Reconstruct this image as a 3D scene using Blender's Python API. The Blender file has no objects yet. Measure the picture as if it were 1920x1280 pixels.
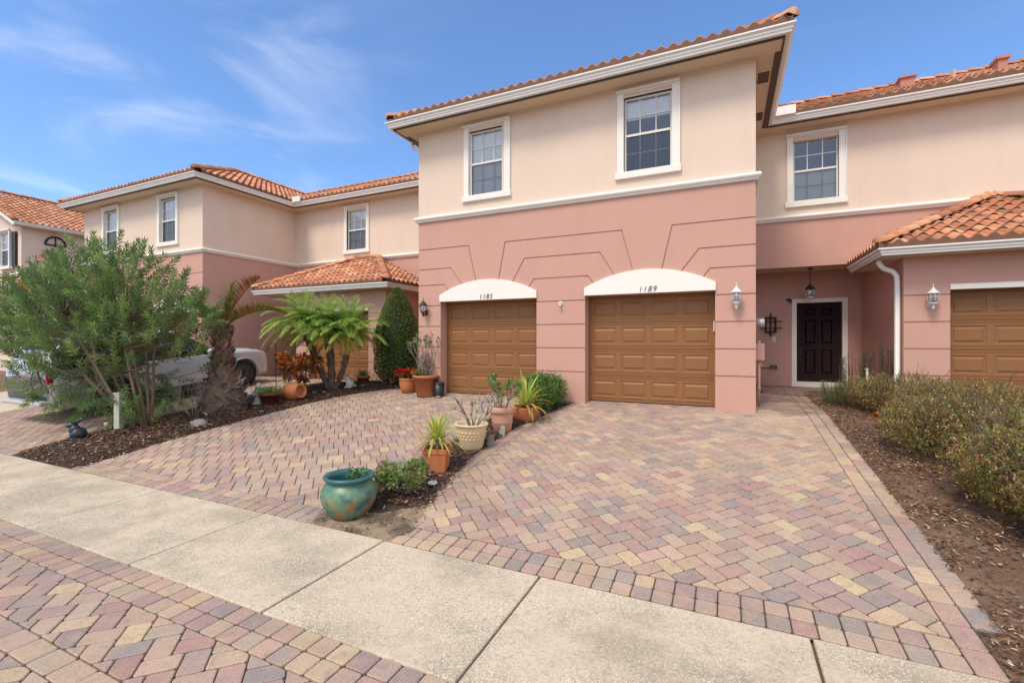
import bpy, bmesh, math, random
from math import sin, cos, pi, radians, sqrt, atan2
from mathutils import Vector, Matrix
from mathutils import noise as mnoise
R = random.Random(7)
SC = bpy.context.scene
COL = SC.collection
H = 1.21            # camera height above the garage floor (z = 0)

def gz(v):
    if v < 3.38: return -.62
    if v < 9.3: return -.62 + (v - 3.38) * .62 / 5.92
    return min(.09, (v - 9.3) * .0215)

# ------------------------------------------------------------------ materials
def mat(name, base=(.5, .5, .5), rough=.8, metal=0, spec=.5, attr=False, n=None, bump=None, trans=0, streak=None):
    """n: list of (scale, amount, colour2, lo, hi) noise mixes; bump: (scale, strength, dist)"""
    m = bpy.data.materials.new(name); m.use_nodes = True
    nt = m.node_tree; N = nt.nodes; Lk = nt.links
    b = N['Principled BSDF']
    b.inputs['Roughness'].default_value = rough; b.inputs['Metallic'].default_value = metal
    b.inputs['Specular IOR Level'].default_value = spec
    tc = N.new('ShaderNodeTexCoord'); geo = N.new('ShaderNodeNewGeometry')
    if attr:
        a = N.new('ShaderNodeVertexColor'); a.layer_name = 'col'; src = a.outputs['Color']
    else:
        a = N.new('ShaderNodeRGB'); a.outputs[0].default_value = (*base, 1); src = a.outputs[0]
    for (sc, amt, c2, lo, hi) in (n or []):
        t = N.new('ShaderNodeTexNoise'); t.inputs['Scale'].default_value = sc; t.inputs['Detail'].default_value = 5
        t.inputs['Roughness'].default_value = .6
        Lk.new(geo.outputs['Position'], t.inputs['Vector'])
        r = N.new('ShaderNodeMapRange'); r.inputs[1].default_value = lo; r.inputs[2].default_value = hi
        r.inputs[3].default_value = 0; r.inputs[4].default_value = amt
        Lk.new(t.outputs['Fac'], r.inputs[0])
        mx = N.new('ShaderNodeMix'); mx.data_type = 'RGBA'
        Lk.new(r.outputs[0], mx.inputs[0]); Lk.new(src, mx.inputs[6]); mx.inputs[7].default_value = (*c2, 1)
        src = mx.outputs[2]
    if streak:
        mp_ = N.new('ShaderNodeMapping'); mp_.inputs['Scale'].default_value = (1.3, 1.3, .3); Lk.new(geo.outputs['Position'], mp_.inputs[0])
        t = N.new('ShaderNodeTexNoise'); t.inputs['Scale'].default_value = 1.6; t.inputs['Detail'].default_value = 7; t.inputs['Roughness'].default_value = .65
        Lk.new(mp_.outputs[0], t.inputs['Vector'])
        r = N.new('ShaderNodeMapRange'); r.inputs[1].default_value = .48; r.inputs[2].default_value = .75; r.inputs[4].default_value = .4; Lk.new(t.outputs['Fac'], r.inputs[0])
        mx = N.new('ShaderNodeMix'); mx.data_type = 'RGBA'; Lk.new(r.outputs[0], mx.inputs[0]); Lk.new(src, mx.inputs[6]); mx.inputs[7].default_value = (*streak, 1); src = mx.outputs[2]
    Lk.new(src, b.inputs['Base Color'])
    if bump:
        t = N.new('ShaderNodeTexNoise'); t.inputs['Scale'].default_value = bump[0]; t.inputs['Detail'].default_value = 4
        Lk.new(geo.outputs['Position'], t.inputs['Vector'])
        bp = N.new('ShaderNodeBump'); bp.inputs['Strength'].default_value = bump[1]; bp.inputs['Distance'].default_value = bump[2]
        Lk.new(t.outputs['Fac'], bp.inputs['Height']); Lk.new(bp.outputs[0], b.inputs['Normal'])
    if trans:
        tr = N.new('ShaderNodeBsdfTranslucent'); Lk.new(src, tr.inputs['Color'])
        ms = N.new('ShaderNodeMixShader'); ms.inputs[0].default_value = trans
        Lk.new(b.outputs[0], ms.inputs[1]); Lk.new(tr.outputs[0], ms.inputs[2])
        Lk.new(ms.outputs[0], N['Material Output'].inputs['Surface'])
    return m

M = {}
M['pink'] = mat('pink_stucco', (.54, .31, .245), .92, streak=(.46, .26, .21), n=[(.8, .5, (.585, .335, .265), .4, .7), (60, .25, (.44, .25, .2), .5, .8)], bump=(70, .55, .006))
M['cream'] = mat('cream_stucco', (.72, .575, .465), .92, streak=(.60, .47, .375), n=[(1.1, .3, (.68, .54, .43), .4, .7), (60, .2, (.57, .45, .355), .5, .8)], bump=(70, .55, .006))
M['white'] = mat('white_trim', (.80, .765, .70), .6, n=[(4, .18, (.60, .56, .49), .5, .8)], bump=(90, .15, .002))
M['gutter'] = mat('white_metal', (.80, .78, .74), .35, n=[(5, .22, (.58, .55, .5), .5, .75)])
M['soffit'] = mat('cream_soffit', (.70, .56, .41), .85, n=[(3, .2, (.58, .46, .33), .4, .7)], bump=(120, .2, .002))
M['brown'] = mat('brown_fascia', (.09, .05, .035), .6)
M['door'] = mat('brown_painted_steel', (.255, .115, .042), .5, spec=.35, streak=(.22, .095, .032), n=[(1.5, .2, (.22, .105, .04), .4, .7)], bump=(30, .06, .002))
M['entry'] = mat('dark_entry_paint', (.022, .010, .013), .75, spec=.2)
M['tile'] = mat('terracotta_tile', attr=True, rough=.8, n=[(9, .45, (.22, .10, .055), .5, .75), (40, .3, (.5, .28, .16), .55, .8)], bump=(70, .3, .004))
M['paver'] = mat('paver_stone', attr=True, rough=.9, spec=.3, n=[(3.2, .35, (.34, .24, .17), .45, .75), (.6, .6, (.20, .15, .115), .5, .72), (9, .5, (.46, .31, .20), .46, .66), (14, .45, (.24, .19, .17), .52, .7), (110, .55, (.14, .10, .08), .52, .68), (150, .6, (.70, .60, .48), .56, .72)], bump=(140, .6, .005))
M['joint'] = mat('paver_joint_sand', (.07, .052, .038), .95, n=[(20, .6, (.13, .10, .07), .4, .7)])
M['soil'] = mat('sandy_soil', (.15, .085, .05), .95, n=[(2.5, .6, (.28, .18, .115), .48, .68), (35, .6, (.07, .04, .028), .5, .7)], bump=(45, .8, .02))
M['sand'] = mat('sandy_patch', (.25, .185, .12), .95, n=[(3.2, .9, (.07, .05, .03), .46, .58), (45, .5, (.42, .34, .24), .52, .7)], bump=(45, .8, .015))
M['mulch'] = mat('mulch_soil', (.05, .027, .018), .95, n=[(30, .7, (.025, .014, .01), .4, .65), (12, .5, (.11, .065, .04), .5, .7)], bump=(45, .9, .02))
M['chip'] = mat('wood_chip', attr=True, rough=.85)
M['leaf'] = mat('leaf', attr=True, rough=.4, spec=.6, trans=.4)
M['bark'] = mat('bark', (.17, .12, .08), .9, n=[(12, .5, (.08, .055, .04), .4, .7)], bump=(40, .6, .01))
M['barkgrey'] = mat('grey_bark', (.30, .26, .22), .9, n=[(25, .5, (.15, .12, .1), .4, .7)], bump=(60, .4, .006))
M['palmbark'] = mat('palm_bark', (.13, .085, .06), .95, n=[(18, .6, (.26, .2, .15), .5, .7)], bump=(40, .8, .02))
M['boot'] = mat('old_leaf_base', attr=True, rough=.9, n=[(14, .5, (.09, .06, .05), .45, .7)])
M['terra'] = mat('terracotta', (.50, .165, .058), .75, n=[(5, .4, (.36, .15, .08), .45, .7), (3, .3, (.55, .34, .22), .58, .75)], bump=(50, .15, .003))
M['terrapale'] = mat('weathered_terracotta', (.52, .27, .175), .85, n=[(5, .5, (.62, .42, .31), .45, .7)], bump=(50, .2, .003))
M['creampot'] = mat('cream_planter', (.66, .50, .30), .7, n=[(6, .4, (.52, .34, .16), .5, .72)], bump=(30, .2, .006))
M['dkpot'] = mat('dark_red_pot', (.13, .035, .025), .5)
M['black'] = mat('black_metal', (.012, .012, .014), .4)
M['blackpl'] = mat('black_plastic', (.014, .015, .018), .45)
M['lampw'] = mat('white_lamp_metal', (.62, .63, .62), .4, n=[(40, .4, (.35, .36, .35), .5, .7)])
M['stone'] = mat('white_stone', (.55, .53, .49), .85, n=[(20, .6, (.25, .24, .22), .48, .68)], bump=(40, .5, .01))
M['greystone'] = mat('grey_stone', (.28, .25, .22), .85, n=[(20, .5, (.12, .1, .09), .45, .7)], bump=(40, .6, .01))
M['rabbit'] = mat('dark_glazed_stone', (.018, .028, .04), .35, n=[(12, .3, (.07, .09, .11), .5, .7)])
M['potsoil'] = mat('potting_soil', (.05, .035, .025), .95, bump=(60, .8, .02))
M['post'] = mat('white_painted_wood', (.50, .50, .42), .7, n=[(9, .5, (.30, .31, .25), .5, .7)], bump=(30, .3, .004))
M['iron'] = mat('rusty_iron', (.028, .017, .013), .7)
M['blind'] = mat('window_blind', (.88, .86, .82), .7)
M['room'] = mat('dark_room', (.035, .045, .08), .9)
M['silver'] = mat('silver_car_paint', (.62, .64, .67), .3, metal=.35)
M['carblack'] = mat('black_trim', (.015, .015, .016), .5)
M['tyre'] = mat('tyre_rubber', (.018, .018, .018), .85)
M['rim'] = mat('dark_alloy', (.09, .09, .095), .35, metal=.8)
M['amber'] = mat('amber_lens', (.55, .2, .08), .2)
M['redlens'] = mat('red_lens', (.45, .02, .02), .2)
M['num'] = mat('black_numeral', (.02, .018, .015), .5)
M['meter'] = mat('galvanised_steel', (.55, .55, .54), .4, metal=.4)
M['green_old'] = mat('stain', (.1, .1, .05), .9)

def conc():
    m = mat('sidewalk_concrete', (.53, .44, .325), .92, n=[(1.3, .85, (.34, .28, .20), .45, .63), (3.5, .45, (.60, .51, .37), .48, .66), (.85, .7, (.30, .25, .18), .52, .66), (38, .5, (.28, .23, .165), .5, .66), (60, .5, (.68, .60, .47), .54, .68)])
    nt = m.node_tree; N = nt.nodes; Lk = nt.links; b = N['Principled BSDF']
    geo = [x for x in N if x.type == 'NEW_GEOMETRY'][0]
    src = b.inputs['Base Color'].links[0].from_socket
    for sc, lo, hi, c, am in ((85, .2, .3, (.78, .70, .58), .75), (95, .18, .28, (.14, .11, .08), .8), (52, .14, .22, (.78, .70, .58), .7)):
        v = N.new('ShaderNodeTexVoronoi'); v.inputs['Scale'].default_value = sc
        Lk.new(geo.outputs['Position'], v.inputs['Vector'])
        sep = N.new('ShaderNodeSeparateColor'); Lk.new(v.outputs['Color'], sep.inputs[0])
        thr = N.new('ShaderNodeMath'); thr.operation = 'GREATER_THAN'; thr.inputs[1].default_value = .5; Lk.new(sep.outputs[0], thr.inputs[0])
        r = N.new('ShaderNodeMapRange'); r.inputs[1].default_value = hi + .12; r.inputs[2].default_value = lo + .05
        r.inputs[3].default_value = 0; r.inputs[4].default_value = am
        Lk.new(v.outputs['Distance'], r.inputs[0])
        mu = N.new('ShaderNodeMath'); mu.operation = 'MULTIPLY'; Lk.new(r.outputs[0], mu.inputs[0]); Lk.new(thr.outputs[0], mu.inputs[1])
        # pebbles exposed in patches
        t = N.new('ShaderNodeTexNoise'); t.inputs['Scale'].default_value = 1.6; t.inputs['Detail'].default_value = 4; Lk.new(geo.outputs['Position'], t.inputs['Vector'])
        rr = N.new('ShaderNodeMapRange'); rr.inputs[1].default_value = .35; rr.inputs[2].default_value = .6; rr.inputs[3].default_value = .25; Lk.new(t.outputs['Fac'], rr.inputs[0])
        m2 = N.new('ShaderNodeMath'); m2.operation = 'MULTIPLY'; Lk.new(mu.outputs[0], m2.inputs[0]); Lk.new(rr.outputs[0], m2.inputs[1])
        mx = N.new('ShaderNodeMix'); mx.data_type = 'RGBA'; Lk.new(m2.outputs[0], mx.inputs[0]); Lk.new(src, mx.inputs[6]); mx.inputs[7].default_value = (*c, 1)
        src = mx.outputs[2]
    Lk.new(src, b.inputs['Base Color'])
    t = N.new('ShaderNodeTexNoise'); t.inputs['Scale'].default_value = 90; t.inputs['Detail'].default_value = 5; Lk.new(geo.outputs['Position'], t.inputs['Vector'])
    bp = N.new('ShaderNodeBump'); bp.inputs['Strength'].default_value = .6; bp.inputs['Distance'].default_value = .006
    Lk.new(t.outputs['Fac'], bp.inputs['Height']); Lk.new(bp.outputs[0], b.inputs['Normal'])
    return m
M['conc'] = conc()

def glassmat(name, fac, tint=(.8, .88, 1)):
    m = bpy.data.materials.new(name); m.use_nodes = True; N = m.node_tree.nodes; Lk = m.node_tree.links
    N.remove(N['Principled BSDF'])
    g = N.new('ShaderNodeBsdfGlossy'); g.inputs['Roughness'].default_value = .02; g.inputs['Color'].default_value = (*tint, 1)
    t = N.new('ShaderNodeBsdfTransparent'); t.inputs['Color'].default_value = (.93, .95, .97, 1)
    f = N.new('ShaderNodeFresnel'); f.inputs['IOR'].default_value = 1.5
    a = N.new('ShaderNodeMath'); a.operation = 'ADD'; a.inputs[1].default_value = fac; a.use_clamp = True
    Lk.new(f.outputs[0], a.inputs[0])
    x = N.new('ShaderNodeMixShader'); Lk.new(a.outputs[0], x.inputs[0]); Lk.new(t.outputs[0], x.inputs[1]); Lk.new(g.outputs[0], x.inputs[2])
    Lk.new(x.outputs[0], N['Material Output'].inputs['Surface'])
    return m
M['glass'] = glassmat('window_glass', .07)
M['screen'] = glassmat('insect_screen', .0, (.3, .3, .3)); M['screen'].node_tree.nodes['Transparent BSDF'].inputs['Color'].default_value = (.82, .83, .84, 1)
M['lglass'] = glassmat('lamp_glass', .05); M['lglass'].node_tree.nodes['Mix Shader'].inputs[0].default_value = .16
[M['lglass'].node_tree.links.remove(l_) for l_ in list(M['lglass'].node_tree.nodes['Mix Shader'].inputs[0].links)]
M['cglass'] = mat('car_glass', (.01, .013, .016), .05)
def tealmat():
    m = mat('glazed_teal', (.06, .16, .105), .38, spec=.5, n=[(4.5, .8, (.17, .25, .14), .42, .62), (6.2, .8, (.02, .09, .10), .5, .62), (15, .4, (.28, .30, .18), .5, .7)], bump=(14, .25, .008))
    N = m.node_tree.nodes; Lk = m.node_tree.links; b = N['Principled BSDF']
    geo = [x for x in N if x.type == 'NEW_GEOMETRY'][0]
    src = b.inputs['Base Color'].links[0].from_socket
    sp = N.new('ShaderNodeSeparateXYZ'); Lk.new(geo.outputs['Position'], sp.inputs[0])
    w = N.new('ShaderNodeMapRange'); w.inputs[1].default_value = -.33; w.inputs[2].default_value = -.45; Lk.new(sp.outputs[2], w.inputs[0])
    t = N.new('ShaderNodeTexNoise'); t.inputs['Scale'].default_value = 11; t.inputs['Detail'].default_value = 6; Lk.new(geo.outputs['Position'], t.inputs['Vector'])
    r = N.new('ShaderNodeMapRange'); r.inputs[1].default_value = .50; r.inputs[2].default_value = .62; Lk.new(t.outputs['Fac'], r.inputs[0])
    mu = N.new('ShaderNodeMath'); mu.operation = 'MULTIPLY'; Lk.new(w.outputs[0], mu.inputs[0]); Lk.new(r.outputs[0], mu.inputs[1])
    mx = N.new('ShaderNodeMix'); mx.data_type = 'RGBA'; Lk.new(mu.outputs[0], mx.inputs[0]); Lk.new(src, mx.inputs[6]); mx.inputs[7].default_value = (.36, .14, .045, 1)
    Lk.new(mx.outputs[2], b.inputs['Base Color'])
    return m
M['teal'] = tealmat()
M['tealrim'] = mat('teal_glazed_rim', (.03, .115, .12), .38, spec=.5, n=[(8, .4, (.07, .18, .17), .45, .7)])

# ------------------------------------------------------------------ mesh builder
def wloc(o):
    v = Vector((0, 0, 0))
    while o is not None:
        v = v + o.location; o = o.parent
    return v

class MB:
    def __init__(s): s.v = []; s.f = []; s.mi = []; s.c = []; s.sm = []; s.T = None
    def add(s, vs, fs, mi=0, col=None, sm=False):
        o = len(s.v)
        if s.T is not None: vs = [s.T @ Vector(p) for p in vs]
        s.v.extend([tuple(p) for p in vs])
        for f in fs:
            s.f.append([i + o for i in f]); s.mi.append(mi); s.c.append(col); s.sm.append(sm)
    def box(s, x0, x1, y0, y1, z0, z1, mi=0, col=None):
        vs = [(x, y, z) for z in (z0, z1) for y in (y0, y1) for x in (x0, x1)]
        s.add(vs, [(0, 2, 3, 1), (4, 5, 7, 6), (0, 1, 5, 4), (2, 6, 7, 3), (0, 4, 6, 2), (1, 3, 7, 5)], mi, col)
    def ext(s, poly, z0, z1, mi=0, col=None):       # plan polygon extruded in z (ccw)
        n = len(poly)
        vs = [(x, y, z0) for x, y in poly] + [(x, y, z1) for x, y in poly]
        fs = [tuple(range(n - 1, -1, -1)), tuple(range(n, 2 * n))] + [(i, (i + 1) % n, n + (i + 1) % n, n + i) for i in range(n)]
        s.add(vs, fs, mi, col)
    def exty(s, poly, y0, y1, mi=0, col=None):      # polygon in (x,z) extruded in y
        n = len(poly)
        vs = [(x, y0, z) for x, z in poly] + [(x, y1, z) for x, z in poly]
        fs = [tuple(range(n)), tuple(range(2 * n - 1, n - 1, -1))] + [((i + 1) % n, i, n + i, n + (i + 1) % n) for i in range(n)]
        s.add(vs, fs, mi, col)
    def tube(s, pts, rad, seg=6, mi=0, col=None, sm=True, caps=True):
        pts = [Vector(p) for p in pts]
        if not isinstance(rad, (list, tuple)): rad = [rad] * len(pts)
        vs = []; n = len(pts)
        up = None
        for i, p in enumerate(pts):
            d = (pts[min(i + 1, n - 1)] - pts[max(i - 1, 0)])
            if d.length < 1e-9: d = Vector((0, 0, 1))
            d.normalize()
            if up is None:
                a = Vector((1, 0, 0)) if abs(d.x) < .8 else Vector((0, 1, 0))
                up = (a - d * a.dot(d)).normalized()
            else:
                up = up - d * up.dot(d)
                if up.length < 1e-6: up = d.orthogonal()
                up.normalize()
            w = d.cross(up)
            for k in range(seg):
                t = 2 * pi * k / seg
                vs.append(p + (up * cos(t) + w * sin(t)) * rad[i])
        fs = [(i * seg + k, i * seg + (k + 1) % seg, (i + 1) * seg + (k + 1) % seg, (i + 1) * seg + k) for i in range(n - 1) for k in range(seg)]
        s.add(vs, fs, mi, col, sm)
        if caps:
            o = len(s.v) - n * seg
            s.f.append([o + k for k in range(seg - 1, -1, -1)]); s.mi.append(mi); s.c.append(col); s.sm.append(False)
            s.f.append([o + (n - 1) * seg + k for k in range(seg)]); s.mi.append(mi); s.c.append(col); s.sm.append(False)
    def lathe(s, prof, cx=0, cy=0, cz=0, seg=32, mi=0, col=None, sm=True, cap0=True, cap1=True):
        vs = []
        for r, z in prof:
            for k in range(seg):
                t = 2 * pi * k / seg
                vs.append((cx + r * cos(t), cy + r * sin(t), cz + z))
        n = len(prof)
        fs = [(i * seg + k, i * seg + (k + 1) % seg, (i + 1) * seg + (k + 1) % seg, (i + 1) * seg + k) for i in range(n - 1) for k in range(seg)]
        if cap0: fs.append(tuple(range(seg - 1, -1, -1)))
        if cap1: fs.append(tuple((n - 1) * seg + k for k in range(seg)))
        s.add(vs, fs, mi, col, sm)
    def ell(s, c, r, seg=12, rings=8, mi=0, col=None, rot=None, jit=0):
        vs = []; c = Vector(c)
        for i in range(rings + 1):
            a = pi * i / rings
            for k in range(seg):
                t = 2 * pi * k / seg
                j = 1 + (R.uniform(-jit, jit) if jit else 0)
                p = Vector((r[0] * sin(a) * cos(t), r[1] * sin(a) * sin(t), r[2] * cos(a))) * j
                if rot is not None: p = rot @ p
                vs.append(c + p)
        fs = [(i * seg + k, (i + 1) * seg + k, (i + 1) * seg + (k + 1) % seg, i * seg + (k + 1) % seg) for i in range(rings) for k in range(seg)]
        s.add(vs, fs, mi, col, True)
    def sweep(s, path, prof, z, mi=0, closed=False):  # path in plan; prof (out, dz); out = right hand side of travel
        n = len(path); vs = []; m = len(prof)
        for i, (x, y) in enumerate(path):
            d1 = Vector((x - path[i - 1][0], y - path[i - 1][1])).normalized() if i > 0 else None
            d2 = Vector((path[i + 1][0] - x, path[i + 1][1] - y)).normalized() if i < n - 1 else None
            if d1 is None: d1 = d2
            if d2 is None: d2 = d1
            n1 = Vector((d1.y, -d1.x)); n2 = Vector((d2.y, -d2.x))
            o = (n1 + n2) / (1 + n1.dot(n2))
            for (a, dz) in prof: vs.append((x + o.x * a, y + o.y * a, z + dz))
        fs = [(i * m + k, (i + 1) * m + k, (i + 1) * m + (k + 1) % m, i * m + (k + 1) % m) for i in range(n - 1) for k in range(m)]
        fs += [tuple(range(m)), tuple((n - 1) * m + k for k in range(m - 1, -1, -1))]
        s.add(vs, fs, mi)
    def leaf(s, p, d, up, L, W, col, fold=.25, mi=0, droop=0):
        d = d.normalized(); sd = d.cross(up)
        if sd.length < 1e-4: sd = d.orthogonal()
        sd.normalize(); nn = sd.cross(d)
        m = p + d * L * .45
        t = p + d * L - nn * droop * L
        q = nn * (W * fold)
        s.add([p, m + sd * W * .5 + q, t, m - sd * W * .5 + q, m], [(0, 1, 4), (1, 2, 4), (2, 3, 4), (3, 0, 4)] if False else [(0, 1, 2), (0, 2, 3)], mi, col)
    def build(s, name, mats, parent=None, loc=None, bevel=0):
        me = bpy.data.meshes.new(name)
        o = bpy.data.objects.new(name, me); COL.objects.link(o)
        off = Vector((0, 0, 0))
        if parent is not None: o.parent = parent; off = wloc(parent)
        elif loc is not None: o.location = loc; off = Vector(loc)
        me.from_pydata([(x - off.x, y - off.y, z - off.z) for x, y, z in s.v], [], s.f)
        if not isinstance(mats, (list, tuple)): mats = [mats]
        for m in mats: me.materials.append(M[m] if isinstance(m, str) else m)
        me.polygons.foreach_set('material_index', s.mi); me.polygons.foreach_set('use_smooth', s.sm)
        if any(c is not None for c in s.c):
            ca = me.color_attributes.new('col', 'FLOAT_COLOR', 'CORNER')
            buf = []
            for f, c in zip(s.f, s.c):
                c = c or (.5, .5, .5)
                buf.extend((c[0], c[1], c[2], 1.0) * len(f))
            ca.data.foreach_set('color', buf)
        me.update()
        if bevel:
            md = o.modifiers.new('bevel', 'BEVEL'); md.width = bevel; md.segments = 2; md.limit_method = 'ANGLE'
        return o

def tag(o, label=None, cat=None, group=None, kind=None):
    if label: o['label'] = label
    if cat: o['category'] = cat
    if group: o['group'] = group
    if kind: o['kind'] = kind
    return o
def thing(name, loc, label, cat, group=None):
    o = bpy.data.objects.new(name, None); o.location = loc; o.empty_display_size = .2; COL.objects.link(o)
    return tag(o, label, cat, group)
def part(name, parent, m, fn, bevel=0, label=None):
    b = MB(); fn(b); o = b.build(name, m, parent, bevel=bevel)
    if label: o['label'] = label
    return o
def copy_tree(o, parent=None, loc=None):
    c = o.copy(); COL.objects.link(c)
    if parent is not None: c.parent = parent; c.matrix_parent_inverse = Matrix()
    if loc is not None: c.location = loc
    for ch in list(o.children): copy_tree(ch, c)
    return c
def boolcut(body, cutter, name, m, parent):
    """body and cutter are MB; subtract cutter from body"""
    a = body.build(name, m, parent); c = cutter.build('cutter', m, parent)
    md = a.modifiers.new('b', 'BOOLEAN'); md.operation = 'DIFFERENCE'; md.object = c; md.solver = 'EXACT'; md.use_self = True
    bpy.context.view_layer.update()
    dg = bpy.context.evaluated_depsgraph_get()
    me = bpy.data.meshes.new_from_object(a.evaluated_get(dg))
    a.modifiers.clear(); old = a.data; a.data = me; me.name = name
    bpy.data.objects.remove(c); bpy.data.meshes.remove(old)
    return a
def jit(c, a=.15, r=R):
    k = 1 + r.uniform(-a, a)
    return tuple(max(0, x * k * (1 + r.uniform(-a, a) * .35)) for x in c)
def hit(tt, a, b): return a + (b - a) * tt

# ------------------------------------------------------------------ world, sun, camera
SUNV = Vector((-.15, -.62, .95)).normalized()
w = bpy.data.worlds.new('World'); SC.world = w; w.use_nodes = True
N = w.node_tree.nodes; Lk = w.node_tree.links
bg = N['Background']; sky = N.new('ShaderNodeTexSky'); sky.sky_type = 'NISHITA'; sky.sun_disc = False
sky.sun_elevation = math.asin(SUNV.z); sky.sun_rotation = atan2(SUNV.x, SUNV.y) % (2 * pi)
sky.air_density = 1.0; sky.dust_density = 1.0; sky.ozone_density = 2.6
tc = N.new('ShaderNodeTexCoord')
mp = N.new('ShaderNodeMapping'); mp.inputs['Rotation'].default_value = (.1, .25, .3); mp.inputs['Scale'].default_value = (1.2, 1.9, 4.6)
Lk.new(tc.outputs['Generated'], mp.inputs[0])
nz = N.new('ShaderNodeTexNoise'); nz.inputs['Scale'].default_value = 1.7; nz.inputs['Detail'].default_value = 8; nz.inputs['Roughness'].default_value = .52; nz.inputs['Distortion'].default_value = .7
Lk.new(mp.outputs[0], nz.inputs['Vector'])
cr = N.new('ShaderNodeMapRange'); cr.inputs[1].default_value = .45; cr.inputs[2].default_value = .82; cr.inputs[4].default_value = .46; cr.interpolation_type = 'SMOOTHSTEP'
Lk.new(nz.outputs['Fac'], cr.inputs[0])
dt = N.new('ShaderNodeVectorMath'); dt.operation = 'DOT_PRODUCT'
nrm = N.new('ShaderNodeVectorMath'); nrm.operation = 'NORMALIZE'; Lk.new(tc.outputs['Generated'], nrm.inputs[0]); Lk.new(nrm.outputs[0], dt.inputs[0])
dt.inputs[1].default_value = Vector((-1.26, .50, .50)).normalized()
dm = N.new('ShaderNodeMapRange'); dm.inputs[1].default_value = .90; dm.inputs[2].default_value = .995; dm.inputs[3].default_value = .10; dm.inputs[4].default_value = 1.0; Lk.new(dt.outputs['Value'], dm.inputs[0])
mu = N.new('ShaderNodeMath'); mu.operation = 'MULTIPLY'; Lk.new(cr.outputs[0], mu.inputs[0]); Lk.new(dm.outputs[0], mu.inputs[1])
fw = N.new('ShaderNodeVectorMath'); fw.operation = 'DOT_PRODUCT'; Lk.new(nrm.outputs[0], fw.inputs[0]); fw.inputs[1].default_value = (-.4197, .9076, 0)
fm = N.new('ShaderNodeMapRange'); fm.inputs[1].default_value = .42; fm.inputs[2].default_value = -.15; fm.inputs[3].default_value = 0; fm.inputs[4].default_value = .62; fm.interpolation_type = 'SMOOTHSTEP'; Lk.new(fw.outputs['Value'], fm.inputs[0])  # white cloud added to the unseen sky behind the camera as fill light
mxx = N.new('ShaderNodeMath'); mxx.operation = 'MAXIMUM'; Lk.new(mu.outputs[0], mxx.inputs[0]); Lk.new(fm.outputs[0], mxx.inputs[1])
tint = N.new('ShaderNodeMix'); tint.data_type = 'RGBA'; tint.blend_type = 'MULTIPLY'; tint.inputs[0].default_value = 1; tint.inputs[7].default_value = (.76, .93, 1.12, 1)
Lk.new(sky.outputs[0], tint.inputs[6])
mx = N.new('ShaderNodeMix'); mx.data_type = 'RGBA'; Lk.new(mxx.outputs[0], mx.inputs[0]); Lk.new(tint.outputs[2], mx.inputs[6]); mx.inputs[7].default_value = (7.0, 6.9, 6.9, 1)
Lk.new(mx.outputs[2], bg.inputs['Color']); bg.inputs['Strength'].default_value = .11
sl = bpy.data.lights.new('sun', 'SUN'); sl.energy = 1.45; sl.angle = radians(18); sl.color = (1, .88, .72)
so = bpy.data.objects.new('sun', sl); COL.objects.link(so); so.location = SUNV * 50; so.rotation_euler = SUNV.to_track_quat('Z', 'Y').to_euler()
cam = bpy.data.cameras.new('camera'); co = bpy.data.objects.new('camera', cam); COL.objects.link(co)
cam.lens = 867 / 1920 * 36; cam.sensor_width = 36; cam.clip_end = 3000; cam.clip_start = .05
co.location = (0, 0, H); co.rotation_euler = (pi / 2, 0, math.asin(.4197)); SC.camera = co
SC.view_settings.view_transform = 'Standard'; SC.view_settings.look = 'None'; SC.view_settings.exposure = .98; SC.view_settings.gamma = 1

# ------------------------------------------------------------------ ground, sidewalk, pavers
b = MB()
VS = [-300, -60, -20, -5, -1, 1, 3.38, 3.9, 4.5, 5.3, 6.1, 7, 8, 9.3, 11, 13.5, 20, 60, 400]
US = [-400, -60, -30, -20, -10, 0, 10, 30, 60, 400]
vs = [(u, v, gz(v) - .05) for v in VS for u in US]; nu = len(US)
b.add(vs, [(i * nu + j, i * nu + j + 1, (i + 1) * nu + j + 1, (i + 1) * nu + j) for i in range(len(VS) - 1) for j in range(nu - 1)])
tag(b.build('ground', 'soil'), kind='structure')

b = MB()
JU = [-40, -24, -22.4, -20.8, -19.2, -17.6, -15.95, -14.3, -12.75, -11.15, -9.6, -8.15, -6.33, -4.47, -2.86, -1.32, .48, 2.1, 3.7, 5.3, 6.9, 20]
for a, c in zip(JU, JU[1:]):
    b.box(a + .008, c - .008, 2.13, 3.375, -.75, -.62 + R.uniform(-.003, .003))
tag(b.build('sidewalk', 'conc', bevel=.012), kind='structure')

PAL = [((.50, .385, .24), 2.6), ((.43, .295, .235), 4.4), ((.36, .21, .19), 4.2), ((.25, .22, .21), 3.0), ((.325, .23, .21), 4), ((.455, .33, .25), 3.2), ((.385, .315, .25), 2), ((.285, .235, .215), 2)]
PC = [c for c, _ in PAL]; PW = [x for _, x in PAL]
def clip(poly, planes):
    for (nx, ny, d) in planes:              # keep nx*x+ny*y <= d
        out = []
        for i in range(len(poly)):
            p, q = poly[i - 1], poly[i]
            a = nx * p[0] + ny * p[1] - d; c = nx * q[0] + ny * q[1] - d
            if (a < 0) != (c < 0):
                t = a / (a - c); out.append((p[0] + (q[0] - p[0]) * t, p[1] + (q[1] - p[1]) * t))
            if c <= 0: out.append(q)
        poly = out
        if len(poly) < 3: return []
    return poly
def area(p): return .5 * sum(p[i - 1][0] * p[i][1] - p[i][0] * p[i - 1][1] for i in range(len(p)))
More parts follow.
